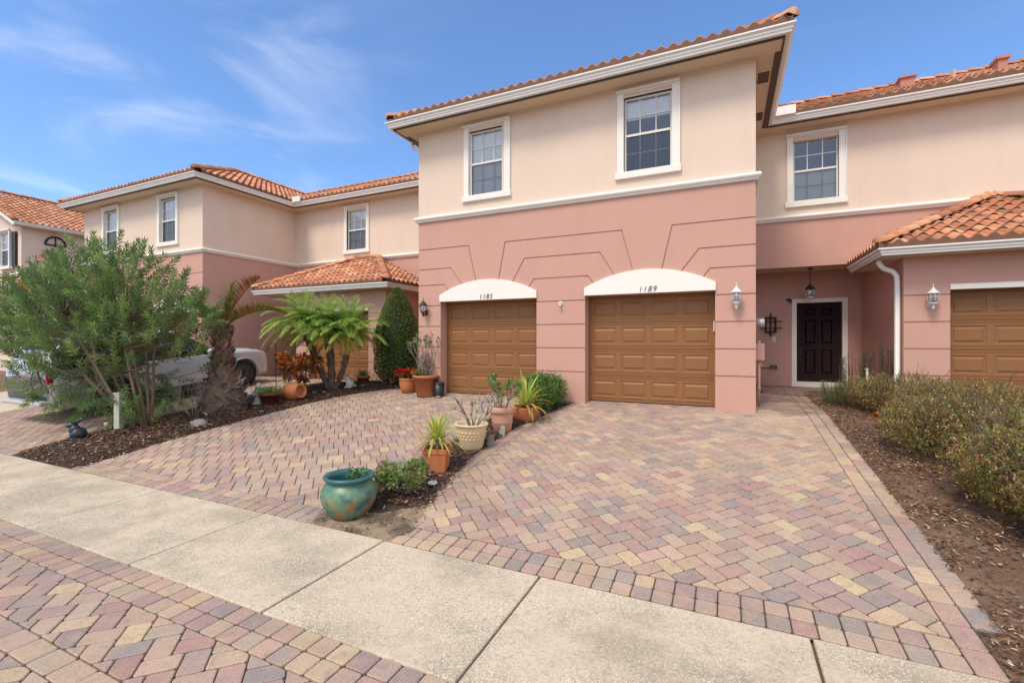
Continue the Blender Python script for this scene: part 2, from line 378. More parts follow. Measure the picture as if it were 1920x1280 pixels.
def inset(p, d):
    n = len(p); pl = []
    for i in range(n):
        a, c = p[i], p[(i + 1) % n]; dx, dy = c[0] - a[0], c[1] - a[1]; l = sqrt(dx * dx + dy * dy)
        if l < 1e-6: continue
        nx, ny = dy / l, -dx / l; pl.append((nx, ny, nx * a[0] + ny * a[1] - d))
    return clip(list(p), pl)
def chamf(p, d):
    out = []; n = len(p)
    for i in range(n):
        a, c, e = Vector(p[i - 1]), Vector(p[i]), Vector(p[(i + 1) % n])
        l1 = (a - c).length; l2 = (e - c).length
        k = min(d, l1 * .3, l2 * .3)
        out.append(tuple(c + (a - c).normalized() * k)); out.append(tuple(c + (e - c).normalized() * k))
    return out
def paver(b, poly, near):
    if area(poly) < 0: poly = poly[::-1]
    if area(poly) < .0012: return
    o = inset(poly, .0042)
    if len(o) < 3 or area(o) < .0008: return
    o = chamf(o, .013)
    i2 = inset(o, .0055)
    if len(i2) != len(o): i2 = [(x * .9 + sum(q[0] for q in o) / len(o) * .1, y * .9 + sum(q[1] for q in o) / len(o) * .1) for x, y in o]
    cx = sum(q[0] for q in o) / len(o); cy = sum(q[1] for q in o) / len(o)
    tx, ty, dz = R.uniform(-.012, .012), R.uniform(-.012, .012), R.uniform(-.0015, .0015)
    zt = lambda x, y, e: gz(y) + dz + (x - cx) * tx + (y - cy) * ty - e
    n = len(o)
    vs = [(x, y, gz(y) - .022) for x, y in o] + [(x, y, zt(x, y, .0045)) for x, y in o] + [(x, y, zt(x, y, 0)) for x, y in i2]
    fs = [(i, (i + 1) % n, n + (i + 1) % n, n + i) for i in range(n)] + [(n + i, n + (i + 1) % n, 2 * n + (i + 1) % n, 2 * n + i) for i in range(n)]
    zn = mnoise.noise((cx * .55, cy * .55, 4.2)) + (.35 if 5.8 < cy < 8.8 and cx > -3 else 0)
    pw = list(PW); k_ = 2.2 ** (zn * 2.2); pw[0] *= k_; pw[5] *= k_; pw[6] *= k_; pw[2] /= k_; pw[4] /= k_
    c = R.choices(PC, pw)[0]; c = jit(c, .10)
    if R.random() < .7:
        c2 = R.choices(PC, PW)[0]; k = R.uniform(.2, .6); c = tuple(x * (1 - k) + y * k for x, y in zip(c, c2))
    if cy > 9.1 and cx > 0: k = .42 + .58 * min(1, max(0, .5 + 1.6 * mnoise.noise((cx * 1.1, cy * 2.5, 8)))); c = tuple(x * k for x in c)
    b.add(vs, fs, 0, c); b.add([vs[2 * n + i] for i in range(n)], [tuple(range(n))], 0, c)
def herring(b, u0, u1, v0, v1, ox=0., L=.216, W=.143):
    pl = [(-1, 0, -u0), (1, 0, u1), (0, -1, -v0), (0, 1, v1)]
    r2 = sqrt(.5)
    rot = lambda x, y: (ox + (x - y) * r2, (x + y) * r2)
    # lattice (W,W) and (L,-L): centre positions
    cu, cv = (u0 + u1) / 2 - ox, (v0 + v1) / 2
    kk = int((v1 - v0) / (W * sqrt(2)) / 2) + 4; mm = int((u1 - u0) / (L * sqrt(2)) / 2) + 4
    k0 = round(cv / (W * sqrt(2))); m0 = round(cu / (L * sqrt(2)))
    for k in range(k0 - kk, k0 + kk + 1):
        for m in range(m0 - mm, m0 + mm + 1):
            x, y = k * W + m * L, k * W - m * L
            for q in ([(x, y), (x + L, y), (x + L, y + W), (x, y + W)], [(x + L, y + W - L), (x + L + W, y + W - L), (x + L + W, y + W), (x + L, y + W)]):
                p = [rot(*t) for t in q]
                if max(t[0] for t in p) < u0 or min(t[0] for t in p) > u1 or max(t[1] for t in p) < v0 or min(t[1] for t in p) > v1: continue
                p = clip(p, pl)
                if len(p) > 2: paver(b, p, True)
def rows(b, u0, u1, v0, v1, nu_, nv, jitter=0):
    for i in range(nu_):
        for j in range(nv):
            a, c = hit(i / nu_, u0, u1), hit((i + 1) / nu_, u0, u1); d, e = hit(j / nv, v0, v1), hit((j + 1) / nv, v0, v1)
            paver(b, [(a, d), (c, d), (c, e), (a, e)], True)
def sheet(name, m, u0, u1, vlist, dz, kind='structure'):
    b = MB(); n = len(vlist)
    b.add([(u, v, gz(v) + dz) for v in vlist for u in (u0, u1)], [(2 * i, 2 * i + 1, 2 * i + 3, 2 * i + 2) for i in range(n - 1)])
    return tag(b.build(name, m), kind=kind)
# street
b = MB()
herring(b, -22, 4, -2.2, 1.22, .05)
rows(b, -22, 4, 1.22, 1.38, 116, 1)
herring(b, -22, 4, 1.38, 1.82, .11)
rows(b, -22, 4, 1.82, 2.125, 170, 2)
tag(b.build('street', 'paver'), kind='structure')
sheet('street_bed', 'joint', -60, 40, [-8, 2.13], -.016)
# right driveway + walk
b = MB()
rows(b, -2.8, 1.25, 3.38, 3.67, 28, 2)
herring(b, -3.0, 1.25, 3.68, 9.34, .02)
rows(b, 1.25, 1.4, 3.38, 11.9, 1, 38)
rows(b, 1.4, 1.55, 3.83, 11.9, 1, 36)
rows(b, -3.3, -3.0, 4.4, 9.0, 2, 20)
herring(b, .48, 1.25, 9.34, 13.49, .02)
herring(b, 1.25, 2.9, 11.9, 13.49, .02)
tag(b.build('driveway', 'paver'), kind='structure')
sheet('driveway_bed', 'joint', -3.3, 1.56, [3.38, 9.3, 13.5], -.018)
sheet('porch_bed', 'joint', 1.56, 2.92, [11.9, 13.49], -.014)
# left driveways
b = MB()
rows(b, -8.6, -3.7, 3.38, 3.68, 31, 2)
rows(b, -15.6, -10.5, 3.38, 3.68, 33, 2)
herring(b, -15.6, -3.3, 3.68, 10.7, .07)
herring(b, -8.9, -6.62, 10.7, 12.4, .07)
tag(b.build('driveway', 'paver'), kind='structure')
sheet('driveway_bed', 'joint', -15.6, -3.31, [3.38, 9.3, 12.4], -.018)
# the concrete flare of the curb at the left
sheet('concrete_apron', 'conc', -20, -15.62, [3.38, 9.3], -.004)

# planting beds: mounded soil with chips
def inpoly(x, y, poly):
    c = False
    for i in range(len(poly)):
        x1, y1 = poly[i - 1]; x2, y2 = poly[i]
        if (y1 > y) != (y2 > y) and x < (x2 - x1) * (y - y1) / (y2 - y1) + x1: c = not c
    return c
def edgedist(x, y, poly):
    best = 9
    for i in range(len(poly)):
        a, c = Vector(poly[i - 1]), Vector(poly[i]); d = c - a
        t = max(0, min(1, (Vector((x, y)) - a).dot(d) / d.length_squared)); best = min(best, (Vector((x, y)) - a - d * t).length)
    return best
def bedz(x, y, poly, h): 
    e = min(1, edgedist(x, y, poly) / .3)
    return gz(y) + .004 + h * (e ** .6) + .012 * mnoise.noise((x * 5, y * 5, 0)) * e
def bed(name, poly, h, m):
    b = MB(); s = .09
    x0, x1 = min(p[0] for p in poly), max(p[0] for p in poly); y0, y1 = min(p[1] for p in poly), max(p[1] for p in poly)
    # wobble outline
    idx = {}
    nx, ny = int((x1 - x0) / s) + 3, int((y1 - y0) / s) + 3
    ins = {}
    for i in range(nx):
        for j in range(ny):
            x, y = x0 - s + i * s, y0 - s + j * s
            wx = x + .05 * mnoise.noise((x * 3, y * 3, 5)); wy = y + .05 * mnoise.noise((x * 3, y * 3, 9))
            ins[i, j] = inpoly(wx, wy, poly)
    vs = []; fs = []
    def vid(i, j):
        if (i, j) not in idx:
            x, y = x0 - s + i * s, y0 - s + j * s
            idx[i, j] = len(vs); z = bedz(x, y, poly, h) if ins[i, j] else gz(y) - .02
            vs.append((x, y, z))
        return idx[i, j]
    for i in range(nx - 1):
        for j in range(ny - 1):
            q = [(i, j), (i + 1, j), (i + 1, j + 1), (i, j + 1)]
            if any(ins[t] for t in q): fs.append([vid(*t) for t in q])
    b.add(vs, fs, 0, None, True)
    return tag(b.build(name, m), kind='structure')
def chips(name, poly, h, n, pal, smin=.02, smax=.06, dens=None, label=None, over=.03):
    b = MB(); x0, x1 = min(p[0] for p in poly), max(p[0] for p in poly); y0, y1 = min(p[1] for p in poly), max(p[1] for p in poly)
    c = 0; tr = 0
    while c < n and tr < n * 8:
        tr += 1
        x, y = R.uniform(x0 - over, x1 + over), R.uniform(y0 - over, y1 + over)
        if not inpoly(x, y, poly):
            if edgedist(x, y, poly) > over * R.random() * 2: continue
        if dens and R.random() > dens(x, y): continue
        z = (bedz(x, y, poly, h) if inpoly(x, y, poly) else gz(y)) + .012
        a = R.uniform(0, 2 * pi); L = R.uniform(smin, smax); W = L * R.uniform(.15, .45)
        d = Vector((cos(a), sin(a), R.uniform(-.35, .35))).normalized(); sd = Vector((-sin(a), cos(a), R.uniform(-.5, .5))).normalized()
        p = Vector((x, y, z + R.uniform(0, .014)))
        col = jit(R.choice(pal), .3)
        b.add([p - d * L / 2, p + sd * W / 2 - d * L * .1, p + d * L / 2, p - sd * W / 2 + d * L * .1], [(0, 1, 2, 3)], 0, col)
        c += 1
    o = b.build(name, 'chip'); tag(o, label, None, None, 'stuff'); return o
CH = [(.11, .052, .03), (.07, .034, .022), (.15, .072, .04), (.045, .024, .018), (.13, .062, .036), (.24, .13, .07), (.09, .042, .028), (.42, .28, .17), (.05, .027, .02)]
BL = [(-10.45, 3.42), (-8.5, 3.42), (-8.6, 4.3), (-8.68, 5.1), (-8.6, 6.5), (-8.58, 7.4), (-8.4, 8.3), (-7.85, 9.3), (-7.1, 9.75), (-6.63, 9.9), (-6.63, 11.1), (-8.9, 11.1), (-8.9, 10.58), (-9.4, 10.5), (-10.2, 9.6), (-10.8, 8.6), (-10.85, 7.9), (-10.75, 6.8), (-10.75, 5), (-10.6, 4.2)]
BMd = [(-3.85, 3.40), (-3.88, 4.4), (-3.85, 5.1), (-3.82, 6.1), (-3.95, 7.8), (-3.62, 9.0), (-2.82, 9.0), (-3.05, 7.8), (-3.2, 7.1), (-3.2, 5.7), (-3.04, 4.75), (-2.84, 4.0), (-2.68, 3.68), (-2.75, 3.40)]
BR = [(1.41, 3.40), (1.44, 3.72), (1.56, 3.9), (1.56, 11.9), (1.7, 12.4), (2.9, 12.4), (2.9, 10.6), (3.7, 10.5), (4.2, 9), (4.4, 6), (5.5, 3.40)]
bed('mulch_bed', BL, .06, 'mulch'); bed('mulch_bed', [p for p in BMd if 4.3 < p[1]] + [(-2.9, 4.1), (-3.05, 3.86), (-3.35, 3.7), (-3.88, 3.75)], .03, 'mulch'); bed('sand_patch', [(-3.85, 3.39), (-3.9, 4.2), (-3.2, 4.2), (-2.9, 4.2), (-2.72, 3.75), (-2.78, 3.39)], .008, 'sand'); bed('soil_bed', BR, .03, 'soil')
chips('mulch', BL, .06, 26000, CH, .03, .085, label='dark brown bark mulch between the left driveways')
chips('mulch', BMd, .03, 9000, CH, .02, .065, dens=lambda x, y: .12 if y < 3.95 else 1, label='dark bark mulch under the row of potted plants')
chips('mulch', BR, .03, 44000, CH + [(.45, .34, .24), (.26, .12, .05), (.20, .09, .045)], .015, .06, dens=lambda x, y: .35 + .6 * (mnoise.noise((x * 1.3, y * 1.3, 3)) > -.1), label='thin bark litter over the soil beside the hedge')

# ------------------------------------------------------------------ townhouse kit
TC = [(.50, .20, .095), (.56, .25, .13), (.42, .16, .075), (.60, .31, .18), (.36, .15, .085), (.52, .22, .11)]
def tiles(b, o, ax, bx, m, z0, t0, t1, smin, smax, p=.207, e=.30):
    k = sqrt(1 + m * m); eh = e / k; n = int((t1 - t0) / eh) + 1
    for i in range(n):
        ta, tb = t0 + i * eh, min(t0 + (i + 1) * eh + .04, t1 + .02); tm = (ta + tb) / 2
        if ta > t1: break
        s0, s1 = smin(tm), smax(tm)
        j0, j1 = math.floor(s0 / p), math.ceil(s1 / p)
        for j in range(j0, j1):
            if (j + .5) * p < s0 - p * .25 or (j + .5) * p > s1 + p * .25: continue
            col = jit(R.choice(TC), .14); dl = R.uniform(0, .008)
            lo, up, base = [], [], []
            for q in range(8):
                s = (j + q / 7) * p; f = q / 7
                wv = .052 * sin(pi * min(1, f / .68)) if f < .68 else -.012 * sin(pi * (f - .68) / .32)
                for (lst, t, lift) in ((lo, ta, .036 + dl), (up, tb, .004), (base, ta, None)):
                    x = o[0] + ax[0] * s + bx[0] * t; y = o[1] + ax[1] * s + bx[1] * t
                    z = z0 + m * t + (wv * (1 if lift != .004 else .8) + lift if lift is not None else (-.004 if i else -.065))
                    lst.append((x, y, z))
            vs = lo + up
            b.add(vs, [(q, q + 1, 8 + q + 1, 8 + q) for q in range(7)], 0, col, True)
            b.add(lo + [(x, y, z - .016) for x, y, z in lo], [(q, 8 + q, 8 + q + 1, q + 1) for q in range(7)], 0, tuple(c * .8 for c in col))
            if i == 0: b.add([(x, y, z - .016) for x, y, z in lo] + base, [(q, 8 + q, 8 + q + 1, q + 1) for q in range(7)], 0, (.15, .072, .04))
def caps(b, p, q, r=.105, n=None):
    p, q = Vector(p), Vector(q); L = (q - p).length; n = n or max(2, int(L / .33)); d = (q - p) / n
    for i in range(n):
        a = p + d * i - d * .12; c = p + d * (i + 1) + d * .05
        up = Vector((0, 0, 1)); sd = d.cross(up).normalized(); nn = sd.cross(d).normalized()
        col = jit(R.choice(TC), .12); vs = []
        for (pt, rr, lf) in ((a, r * 1.12, .03), (c, r * .9, .0)):
            for kk in range(8):
                t = pi * kk / 7
                vs.append(pt + sd * cos(t) * rr + nn * (sin(t) * rr * .85 - .01 + lf))
        b.add(vs, [(k, k + 1, 8 + k + 1, 8 + k) for k in range(7)] + [tuple(range(7, -1, -1))], 0, col, True)
GUT = [(0, 0), (.075, 0), (.085, .035), (.10, .05), (.10, .075), (.13, .1), (.135, .105), (.135, .128), (0, .128)]
def gutter(parent, path, z): 
    return part('gutter', parent, 'gutter', lambda b: b.sweep(path, GUT, z))
BAND = [(0, 0), (.035, .0), (.05, .02), (.052, .035), (.075, .05), (.088, .075), (.085, .10), (.065, .122), (.04, .13), (0, .13)]

def window(parent, xc, y, z0, z1, W=1.13, g=.88, blind=None, side='front'):
    """outer frame W wide from z0 (sill bottom) to z1 (top)"""
    w = part('window', parent, 'white', lambda b: b.exty([(xc - W / 2, z0 + .131), (xc - g / 2, z0 + .131), (xc - g / 2, z1 - .06), (xc + g / 2, z1 - .06), (xc + g / 2, z0 + .131), (xc + W / 2, z0 + .131), (xc + W / 2, z1 - .03), (xc - W / 2, z1 - .03)], y - .035, y + .05), bevel=.005)
    _ = (lambda b: (
        b.box(xc - W / 2, xc - g / 2, y - .035, y + .05, z0 + .13, z1 - .03), b.box(xc + g / 2, xc + W / 2, y - .035, y + .05, z0 + .13, z1 - .03),
        None))
    part('head', w, 'cream', lambda b: b.box(xc - g / 2 + .002, xc + g / 2 - .002, y - .01, y + .12, z1 - .12, z1 - .061))
    part('sill', w, 'white', lambda b: b.box(xc - W / 2 - .04, xc + W / 2 + .04, y - .06, y + .06, z0, z0 + .13), bevel=.008)
    part('shutter_track', w, 'gutter', lambda b: (b.box(xc - W / 2 - .02, xc + W / 2 + .02, y - .075, y + .0, z1 - .03, z1 + .015), b.box(xc + W / 2 - .0, xc + W / 2 + .022, y - .05, y + .0, z0 + .14, z1 - .03)))
    zb, zt = z0 + .13, z1 - .12; zm = (zb + zt) / 2; yy = y + .075
    def fr(b):
        t = .035
        b.box(xc - g / 2, xc - g / 2 + t, yy - .02, yy + .03, zb, zt); b.box(xc + g / 2 - t, xc + g / 2, yy - .02, yy + .03, zb, zt)
        b.box(xc - g / 2 + t, xc + g / 2 - t, yy - .02, yy + .03, zb, zb + t); b.box(xc - g / 2 + t, xc + g / 2 - t, yy - .02, yy + .03, zt - t, zt)
        b.box(xc - g / 2 + t, xc + g / 2 - t, yy - .028, yy + .025, zm - .022, zm + .022)
        for i in (1, 2):
            x = xc - g / 2 + g * i / 3
            for a, c in ((zb + t, zm - .022), (zm + .022, zt - t)): b.box(x - .009, x + .009, yy - .006, yy + .01, a, c)
        for a, c in ((zb + t, zm - .022), (zm + .022, zt - t)):
            for i in range(3):
                xa = xc - g / 2 + (t if i == 0 else g * i / 3 + .009); xb = xc - g / 2 + (g - t if i == 2 else g * (i + 1) / 3 - .009)
                b.box(xa, xb, yy - .006, yy + .01, (a + c) / 2 - .009, (a + c) / 2 + .009)
        # jamb lining
        b.box(xc - g / 2 - .02, xc - g / 2, y + .05, yy + .06, zb, zt); b.box(xc + g / 2, xc + g / 2 + .02, y + .05, yy + .06, zb, zt)
    part('frame', w, 'white', fr)
    part('insect_screen', w, 'screen', lambda b: b.add([(xc - g / 2 + .03, yy - .012, zb + .03), (xc + g / 2 - .03, yy - .012, zb + .03), (xc + g / 2 - .03, yy - .012, zm - .02), (xc - g / 2 + .03, yy - .012, zm - .02)], [(0, 1, 2, 3)]))
    part('glass', w, 'glass', lambda b: b.add([(xc - g / 2 + .01, yy + .002, zb + .01), (xc + g / 2 - .01, yy + .002, zb + .01), (xc + g / 2 - .01, yy + .002, zt - .01), (xc - g / 2 + .01, yy + .002, zt - .01)], [(0, 1, 2, 3)]))
    if blind:
        def bl(b):
            a, c = blind; z = zb + (zt - zb) * a; top = zb + (zt - zb) * c
            while z < top:
                b.add([(xc - g / 2, yy + .05, z), (xc + g / 2, yy + .05, z), (xc + g / 2, yy + .057, z + .046), (xc - g / 2, yy + .057, z + .046)], [(0, 1, 2, 3)]); z += .042
        part('blind', w, 'blind', bl)
    return w
def garage_door(parent, x0, x1, y, z0, z1, pulls=False):
    part('bottom_seal', parent, 'blackpl', lambda b: b.box(x0, x1, y + .022, y + .03, z0 - .03, z0 + .018))
    gd = part('garage_door', parent, 'door', lambda b: (b.box(x0 - .05, x1 + .05, y + .03, y + .07, z0, z1 + .02), b.box(x0, x0 + .03, y - .01, y + .03, z0, z1), b.box(x1 - .03, x1, y - .01, y + .03, z0, z1)))
    H4 = (z1 - z0 - .02) / 4; Wd = (x1 - x0 - .06)
    for i in range(4):
        def sec(b, i=i):
            za = z0 + .02 + i * H4; zb = za + H4 - .008
            xa, xb = x0 + .03, x1 - .03
            py0, py1 = za + .085, zb - .115
            cols = []
            for k in range(4):
                cx = xa + Wd * (k + .5) / 4; cols.append((cx - Wd / 8 + .05, cx + Wd / 8 - .05))
            # flat field, as strips round the panels
            Y = y + .02
            q = lambda a, c, d, e: b.add([(a, Y, d), (c, Y, d), (c, Y, e), (a, Y, e)], [(0, 1, 2, 3)])
            xs = [xa]
            for a, c in cols: xs += [a, c]
            xs.append(xb)
            for k in range(0, len(xs), 2): q(xs[k], xs[k + 1], py0, py1)
            # ribbed bands above and below the panels (relief profile in z)
            def band(pf):
                for (za_, ya), (zb_, yb) in zip(pf, pf[1:]):
                    b.add([(xa, Y + ya, za_), (xb, Y + ya, za_), (xb, Y + yb, zb_), (xa, Y + yb, zb_)], [(0, 1, 2, 3)])
            band([(za, .02), (za, 0), (za + .03, 0), (za + .034, .008), (za + .042, .008), (za + .046, 0), (py0, 0)])
            band([(py1, 0), (zb - .075, 0), (zb - .071, .008), (zb - .063, .008), (zb - .059, 0), (zb - .035, 0), (zb - .031, .008), (zb - .023, .008), (zb - .019, 0), (zb, 0), (zb, .02)])
            for a, c in cols:
                rings = [(0, 0), (.012, .012), (.03, .012), (.06, -.003)]
                pts = []
                for (ins_, dp) in rings:
                    pts += [(a + ins_, Y + dp, py0 + ins_), (c - ins_, Y + dp, py0 + ins_), (c - ins_, Y + dp, py1 - ins_), (a + ins_, Y + dp, py1 - ins_)]
                fs = [(r * 4 + k, r * 4 + (k + 1) % 4, r * 4 + 4 + (k + 1) % 4, r * 4 + 4 + k) for r in range(3) for k in range(4)] + [(12, 13, 14, 15)]
                b.add(pts, fs)
                if pulls and i == 0:
                    for s_ in range(3):
                        xx = a + .06 + s_ * (c - a - .22) / 2
                        b.box(xx, xx + .11, Y - .006, Y, za + .06, za + .067)
        part('door_section', gd, 'door', sec)
    return gd
def arch_poly(x0, x1, zb, zs, zt, n=14):
    pts = [(x0, zb), (x1, zb), (x1, zs)]
    c = (x0 + x1) / 2; hw = (x1 - x0) / 2; hgt = zt - zs
    Rr = (hw * hw + hgt * hgt) / (2 * hgt); zc = zt - Rr
    for i in range(1, n):
        x = x1 - (x1 - x0) * i / n; pts.append((x, zc + sqrt(Rr * Rr - (x - c) ** 2)))
    pts.append((x0, zs)); return pts
def groove(b, pts, y, wd=.022, dp=.022):
    """polyline in (x,z) cut into the front face at y"""
    n = len(pts); L = []; Rr = []
    for i in range(n):
        d1 = (Vector(pts[i]) - Vector(pts[i - 1])).normalized() if i else None
        d2 = (Vector(pts[i + 1]) - Vector(pts[i])).normalized() if i < n - 1 else None
        if d1 is None: d1 = d2
        if d2 is None: d2 = d1
        n1 = Vector((-d1.y, d1.x)); n2 = Vector((-d2.y, d2.x)); o = (n1 + n2) / (1 + n1.dot(n2)) * wd / 2
        p = Vector(pts[i]); L.append(tuple(p + o)); Rr.append(tuple(p - o))
    poly = L + Rr[::-1]
    if area(poly) < 0: poly = poly[::-1]
    b.exty(poly, y - .05, y + dp)

def block(root, off, xl=-6.6, xr=.47, openwall=True):
    X = lambda v: v + off
    Y0 = 9.01
    doors = [(-5.985, -3.60), (-2.556, -.172)]
    body = MB(); body.box(X(xl), X(xr), Y0, Y0 + .3, -.3, 4.0)
    cut = MB()
    for a, c in doors: cut.box(X(a), X(c), Y0 - .1, Y0 + .5, -.5, 2.12)
    G = []
    for z in (.60, 1.08, 1.56, 2.04):
        G += [[(xl - .1, z), (-5.985 + .03, z)], [(-3.63, z), (-2.52, z)], [(-.2, z), (xr + .1, z)]]
    G += [[(xl - .1, 3.36), (-5.24, 3.36), (-5.04, 2.5)], [(xl - .1, 2.89), (-5.71, 2.89), (-5.36, 2.44)], [(xl - .1, 2.52), (-5.88, 2.52), (-5.74, 2.33)],
          [(-4.50, 2.5), (-4.33, 3.36), (-1.83, 3.36), (-1.60, 2.5)], [(-4.18, 2.44), (-3.88, 2.97), (-2.26, 2.97), (-1.93, 2.44)], [(-3.80, 2.33), (-3.66, 2.52), (-2.50, 2.52), (-2.36, 2.33)],
          [(-1.10, 2.5), (-.9, 3.36), (xr + .1, 3.36)], [(-.79, 2.44), (-.44, 2.89), (xr + .1, 2.89)], [(-.40, 2.33), (-.26, 2.52), (xr + .1, 2.52)]]
    for g_ in G: groove(cut, [(X(a), z) for a, z in g_], Y0)
    boolcut(body, cut, 'lower_wall', 'pink', root)
    for s_, sg in ((xl, 1), (xr, -1)):
        xa, xb = sorted((X(s_), X(s_) + sg * .25))
        part('lower_side_wall', root, 'pink', lambda b: b.box(xa, xb, Y0 + .3, 20, -.3, 4.0))
        part('upper_side_wall', root, 'cream', lambda b: b.box(xa, xb, Y0 + .25, 20, 4.0, 6.2))
    body = MB(); body.box(X(xl), X(xr), Y0, Y0 + .25, 4.0, 6.2); cut = MB()
    for c in (-4.85, -1.345): cut.box(X(c) - .44, X(c) + .44, Y0 - .1, Y0 + .5, 4.46, 5.89)
    boolcut(body, cut, 'upper_wall', 'cream', root)
    part('room', root, 'room', lambda b: b.box(X(xl) + .26, X(xr) - .26, Y0 + .6, Y0 + .7, 4.02, 6.15))
    for i, (a, c) in enumerate(doors):
        garage_door(root, X(a), X(c), 9.27, .0, 2.14, pulls=(i == 1))
        h = MB(); h.exty(arch_poly(X(a) - .01, X(c) + .01, 2.12, 2.27, 2.575), Y0 - .045, Y0 + .06); h.build('header', 'white', root, bevel=.006)
    return doors

def eaves(root, path_g, z):
    gutter(root, path_g, z)

MS = .46
def block_roof(root, off, xl=-6.6, xr=.47):
    a, c = xl + off - .44, xr + off + .44; yf, yr = 8.46, 11.93; a -= .07; c += .07; wd = (c - a) / 2; z0 = 6.305
    b = MB()
    tiles(b, (a, yf), (1, 0), (0, 1), MS, z0, 0, wd, lambda t: t, lambda t: 2 * wd - t)
    tiles(b, (c, yf), (0, 1), (-1, 0), MS, z0, 0, wd, lambda t: t, lambda t: (yr - yf) + t)
    tiles(b, (a, yr), (0, -1), (1, 0), MS, z0, 0, wd, lambda t: -t, lambda t: (yr - yf) - t)
    zr = z0 + MS * wd; mx_ = (a + c) / 2
    for (p, q) in (((a + .04, yf + .04, z0 + .05), (mx_, yf + wd, zr + .05)), ((c - .04, yf + .04, z0 + .05), (mx_, yf + wd, zr + .05)), ((mx_, yf + wd, zr + .05), (mx_, yr + wd, zr + .05))): caps(b, p, q)
    # underlay / deck
    d = .03
    b.add([(a, yf, z0 - d), (c, yf, z0 - d), (mx_, yf + wd, zr - d), (mx_, yr + wd, zr - d), (c, yr, z0 - d), (a, yr, z0 - d)], [(0, 1, 2), (1, 4, 3, 2), (0, 2, 3, 5)], 1, (.1, .06, .04))
    b.build('roof', ['tile', 'brown'], root)
def recess_roof(root, xl, xr, vl=0, vr=0, eo=0):
    """eave from xl to xr at y=12; vl/vr = +1 where a valley widens the slope"""
    z0 = 6.305; b = MB(); t1 = 4.07
    tiles(b, (xl, 11.93), (1, 0), (0, 1), MS, z0, 0, t1, lambda t: -t * vl, lambda t: (xr - xl) + t * vr)
    zr = z0 + MS * t1
    caps(b, (xl - t1 * vl, 16.0, zr + .05), (xr + t1 * vr, 16.0, zr + .05))
    d = .03
    b.add([(xl, 12, z0 - d), (xr, 12, z0 - d), (xr + t1 * vr, 16, zr - d), (xl - t1 * vl, 16, zr - d), (xl - t1 * vl, 20.4, z0 - d), (xr + t1 * vr, 20.4, z0 - d)], [(0, 1, 2, 3), (3, 2, 5, 4)], 1, (.1, .06, .04))
    b.build('roof', ['tile', 'brown'], root)

def wing(root, x0, x1, ex0, ex1, dl, dr, side_left=True):
    """garage wing between x0..x1 front at y=10.6; eave ex0..ex1"""
    body = MB(); body.box(x0, x1, 10.6, 10.85, -.25, 2.76); cut = MB()
    cut.box(dl, dr, 10.5, 11, -.5, 2.12)
    for z in (.60, 1.08, 1.56, 2.04):
        groove(cut, [(x0 - .1, z), (dl + .03, z)], 10.6); groove(cut, [(dr - .03, z), (x1 + .1, z)], 10.6)
    boolcut(body, cut, 'wing_wall', 'pink', root)
    body = MB(); body.box(x0, x0 + .25, 10.85, 13.49, -.25, 2.76); cut = MB()
    for z in (.60, 1.08, 1.56, 2.04): cut.box(x0 - .05, x0 + .022, 10.8, 11.15, z - .011, z + .011)
    boolcut(body, cut, 'wing_wall', 'pink', root)
    part('wing_wall', root, 'pink', lambda b: b.box(x1 - .25, x1, 10.85, 13.49, -.25, 2.76))
    garage_door(root, dl, dr, 10.8, .01, 2.14)
    part('header', root, 'white', lambda b: b.box(dl - .005, dr + .005, 10.57, 10.65, 2.12, 2.215), bevel=.005)
    part('soffit', root, 'soffit', lambda b: b.box(ex0 + .02, ex1 - .02, 10.22, 12.46, 2.735, 2.765))
    part('fascia', root, 'brown', lambda b: b.sweep([(ex0 + .02, 12.44), (ex0 + .02, 10.22), (ex1 - .02, 10.22), (ex1 - .02, 12.44)], [(0, 0), (.02, 0), (.02, .13), (0, .13)], 2.72))
    gutter(root, [(ex0 + .04, 12.44), (ex0 + .04, 10.24), (ex1 - .04, 10.24), (ex1 - .04, 12.44)], 2.725)
    z0 = 2.91; m = .5; t1 = 2.30; b = MB(); yf = 10.13; a, c = ex0 - .09, ex1 + .09
    tiles(b, (a, yf), (1, 0), (0, 1), m, z0, 0, t1, lambda t: t, lambda t: (c - a) - t)
    tiles(b, (c, yf), (0, 1), (-1, 0), m, z0, 0, t1, lambda t: t, lambda t: 2.31)
    tiles(b, (a, 12.45), (0, -1), (1, 0), m, z0, 0, t1, lambda t: 0, lambda t: 2.31 - t)
    zt = z0 + m * t1
    caps(b, (a + .04, yf + .04, z0 + .05), (a + t1, yf + t1, zt + .05)); caps(b, (c - .04, yf + .04, z0 + .05), (c - t1, yf + t1, zt + .05))
    caps(b, (a + t1, yf + t1, zt + .04), (c - t1, yf + t1, zt + .04))
    b.add([(a, yf, z0 - .03), (c, yf, z0 - .03), (c - t1, yf + t1, zt - .03), (a + t1, yf + t1, zt - .03), (a, 12.44, z0 - .03), (c, 12.44, z0 - .03)], [(0, 1, 2, 3), (1, 5, 2), (0, 3, 4)], 1, (.1, .06, .04))
    b.build('wing_roof', ['tile', 'brown'], root)

SOF = 6.10
def soffits(root, path_wall, path_fas, polys, vents=()):
    part('soffit', root, 'soffit', lambda b: [b.box(*p, SOF, SOF + .03) for p in polys])
    part('fascia', root, 'brown', lambda b: b.sweep(path_fas, [(-.03, 0), (.0, 0), (.0, .14), (-.03, .14)], SOF - .015))
    part('frieze', root, 'soffit', lambda b: b.sweep(path_wall, [(0, 0), (.02, 0), (.03, .05), (0, .05)], SOF - .05))

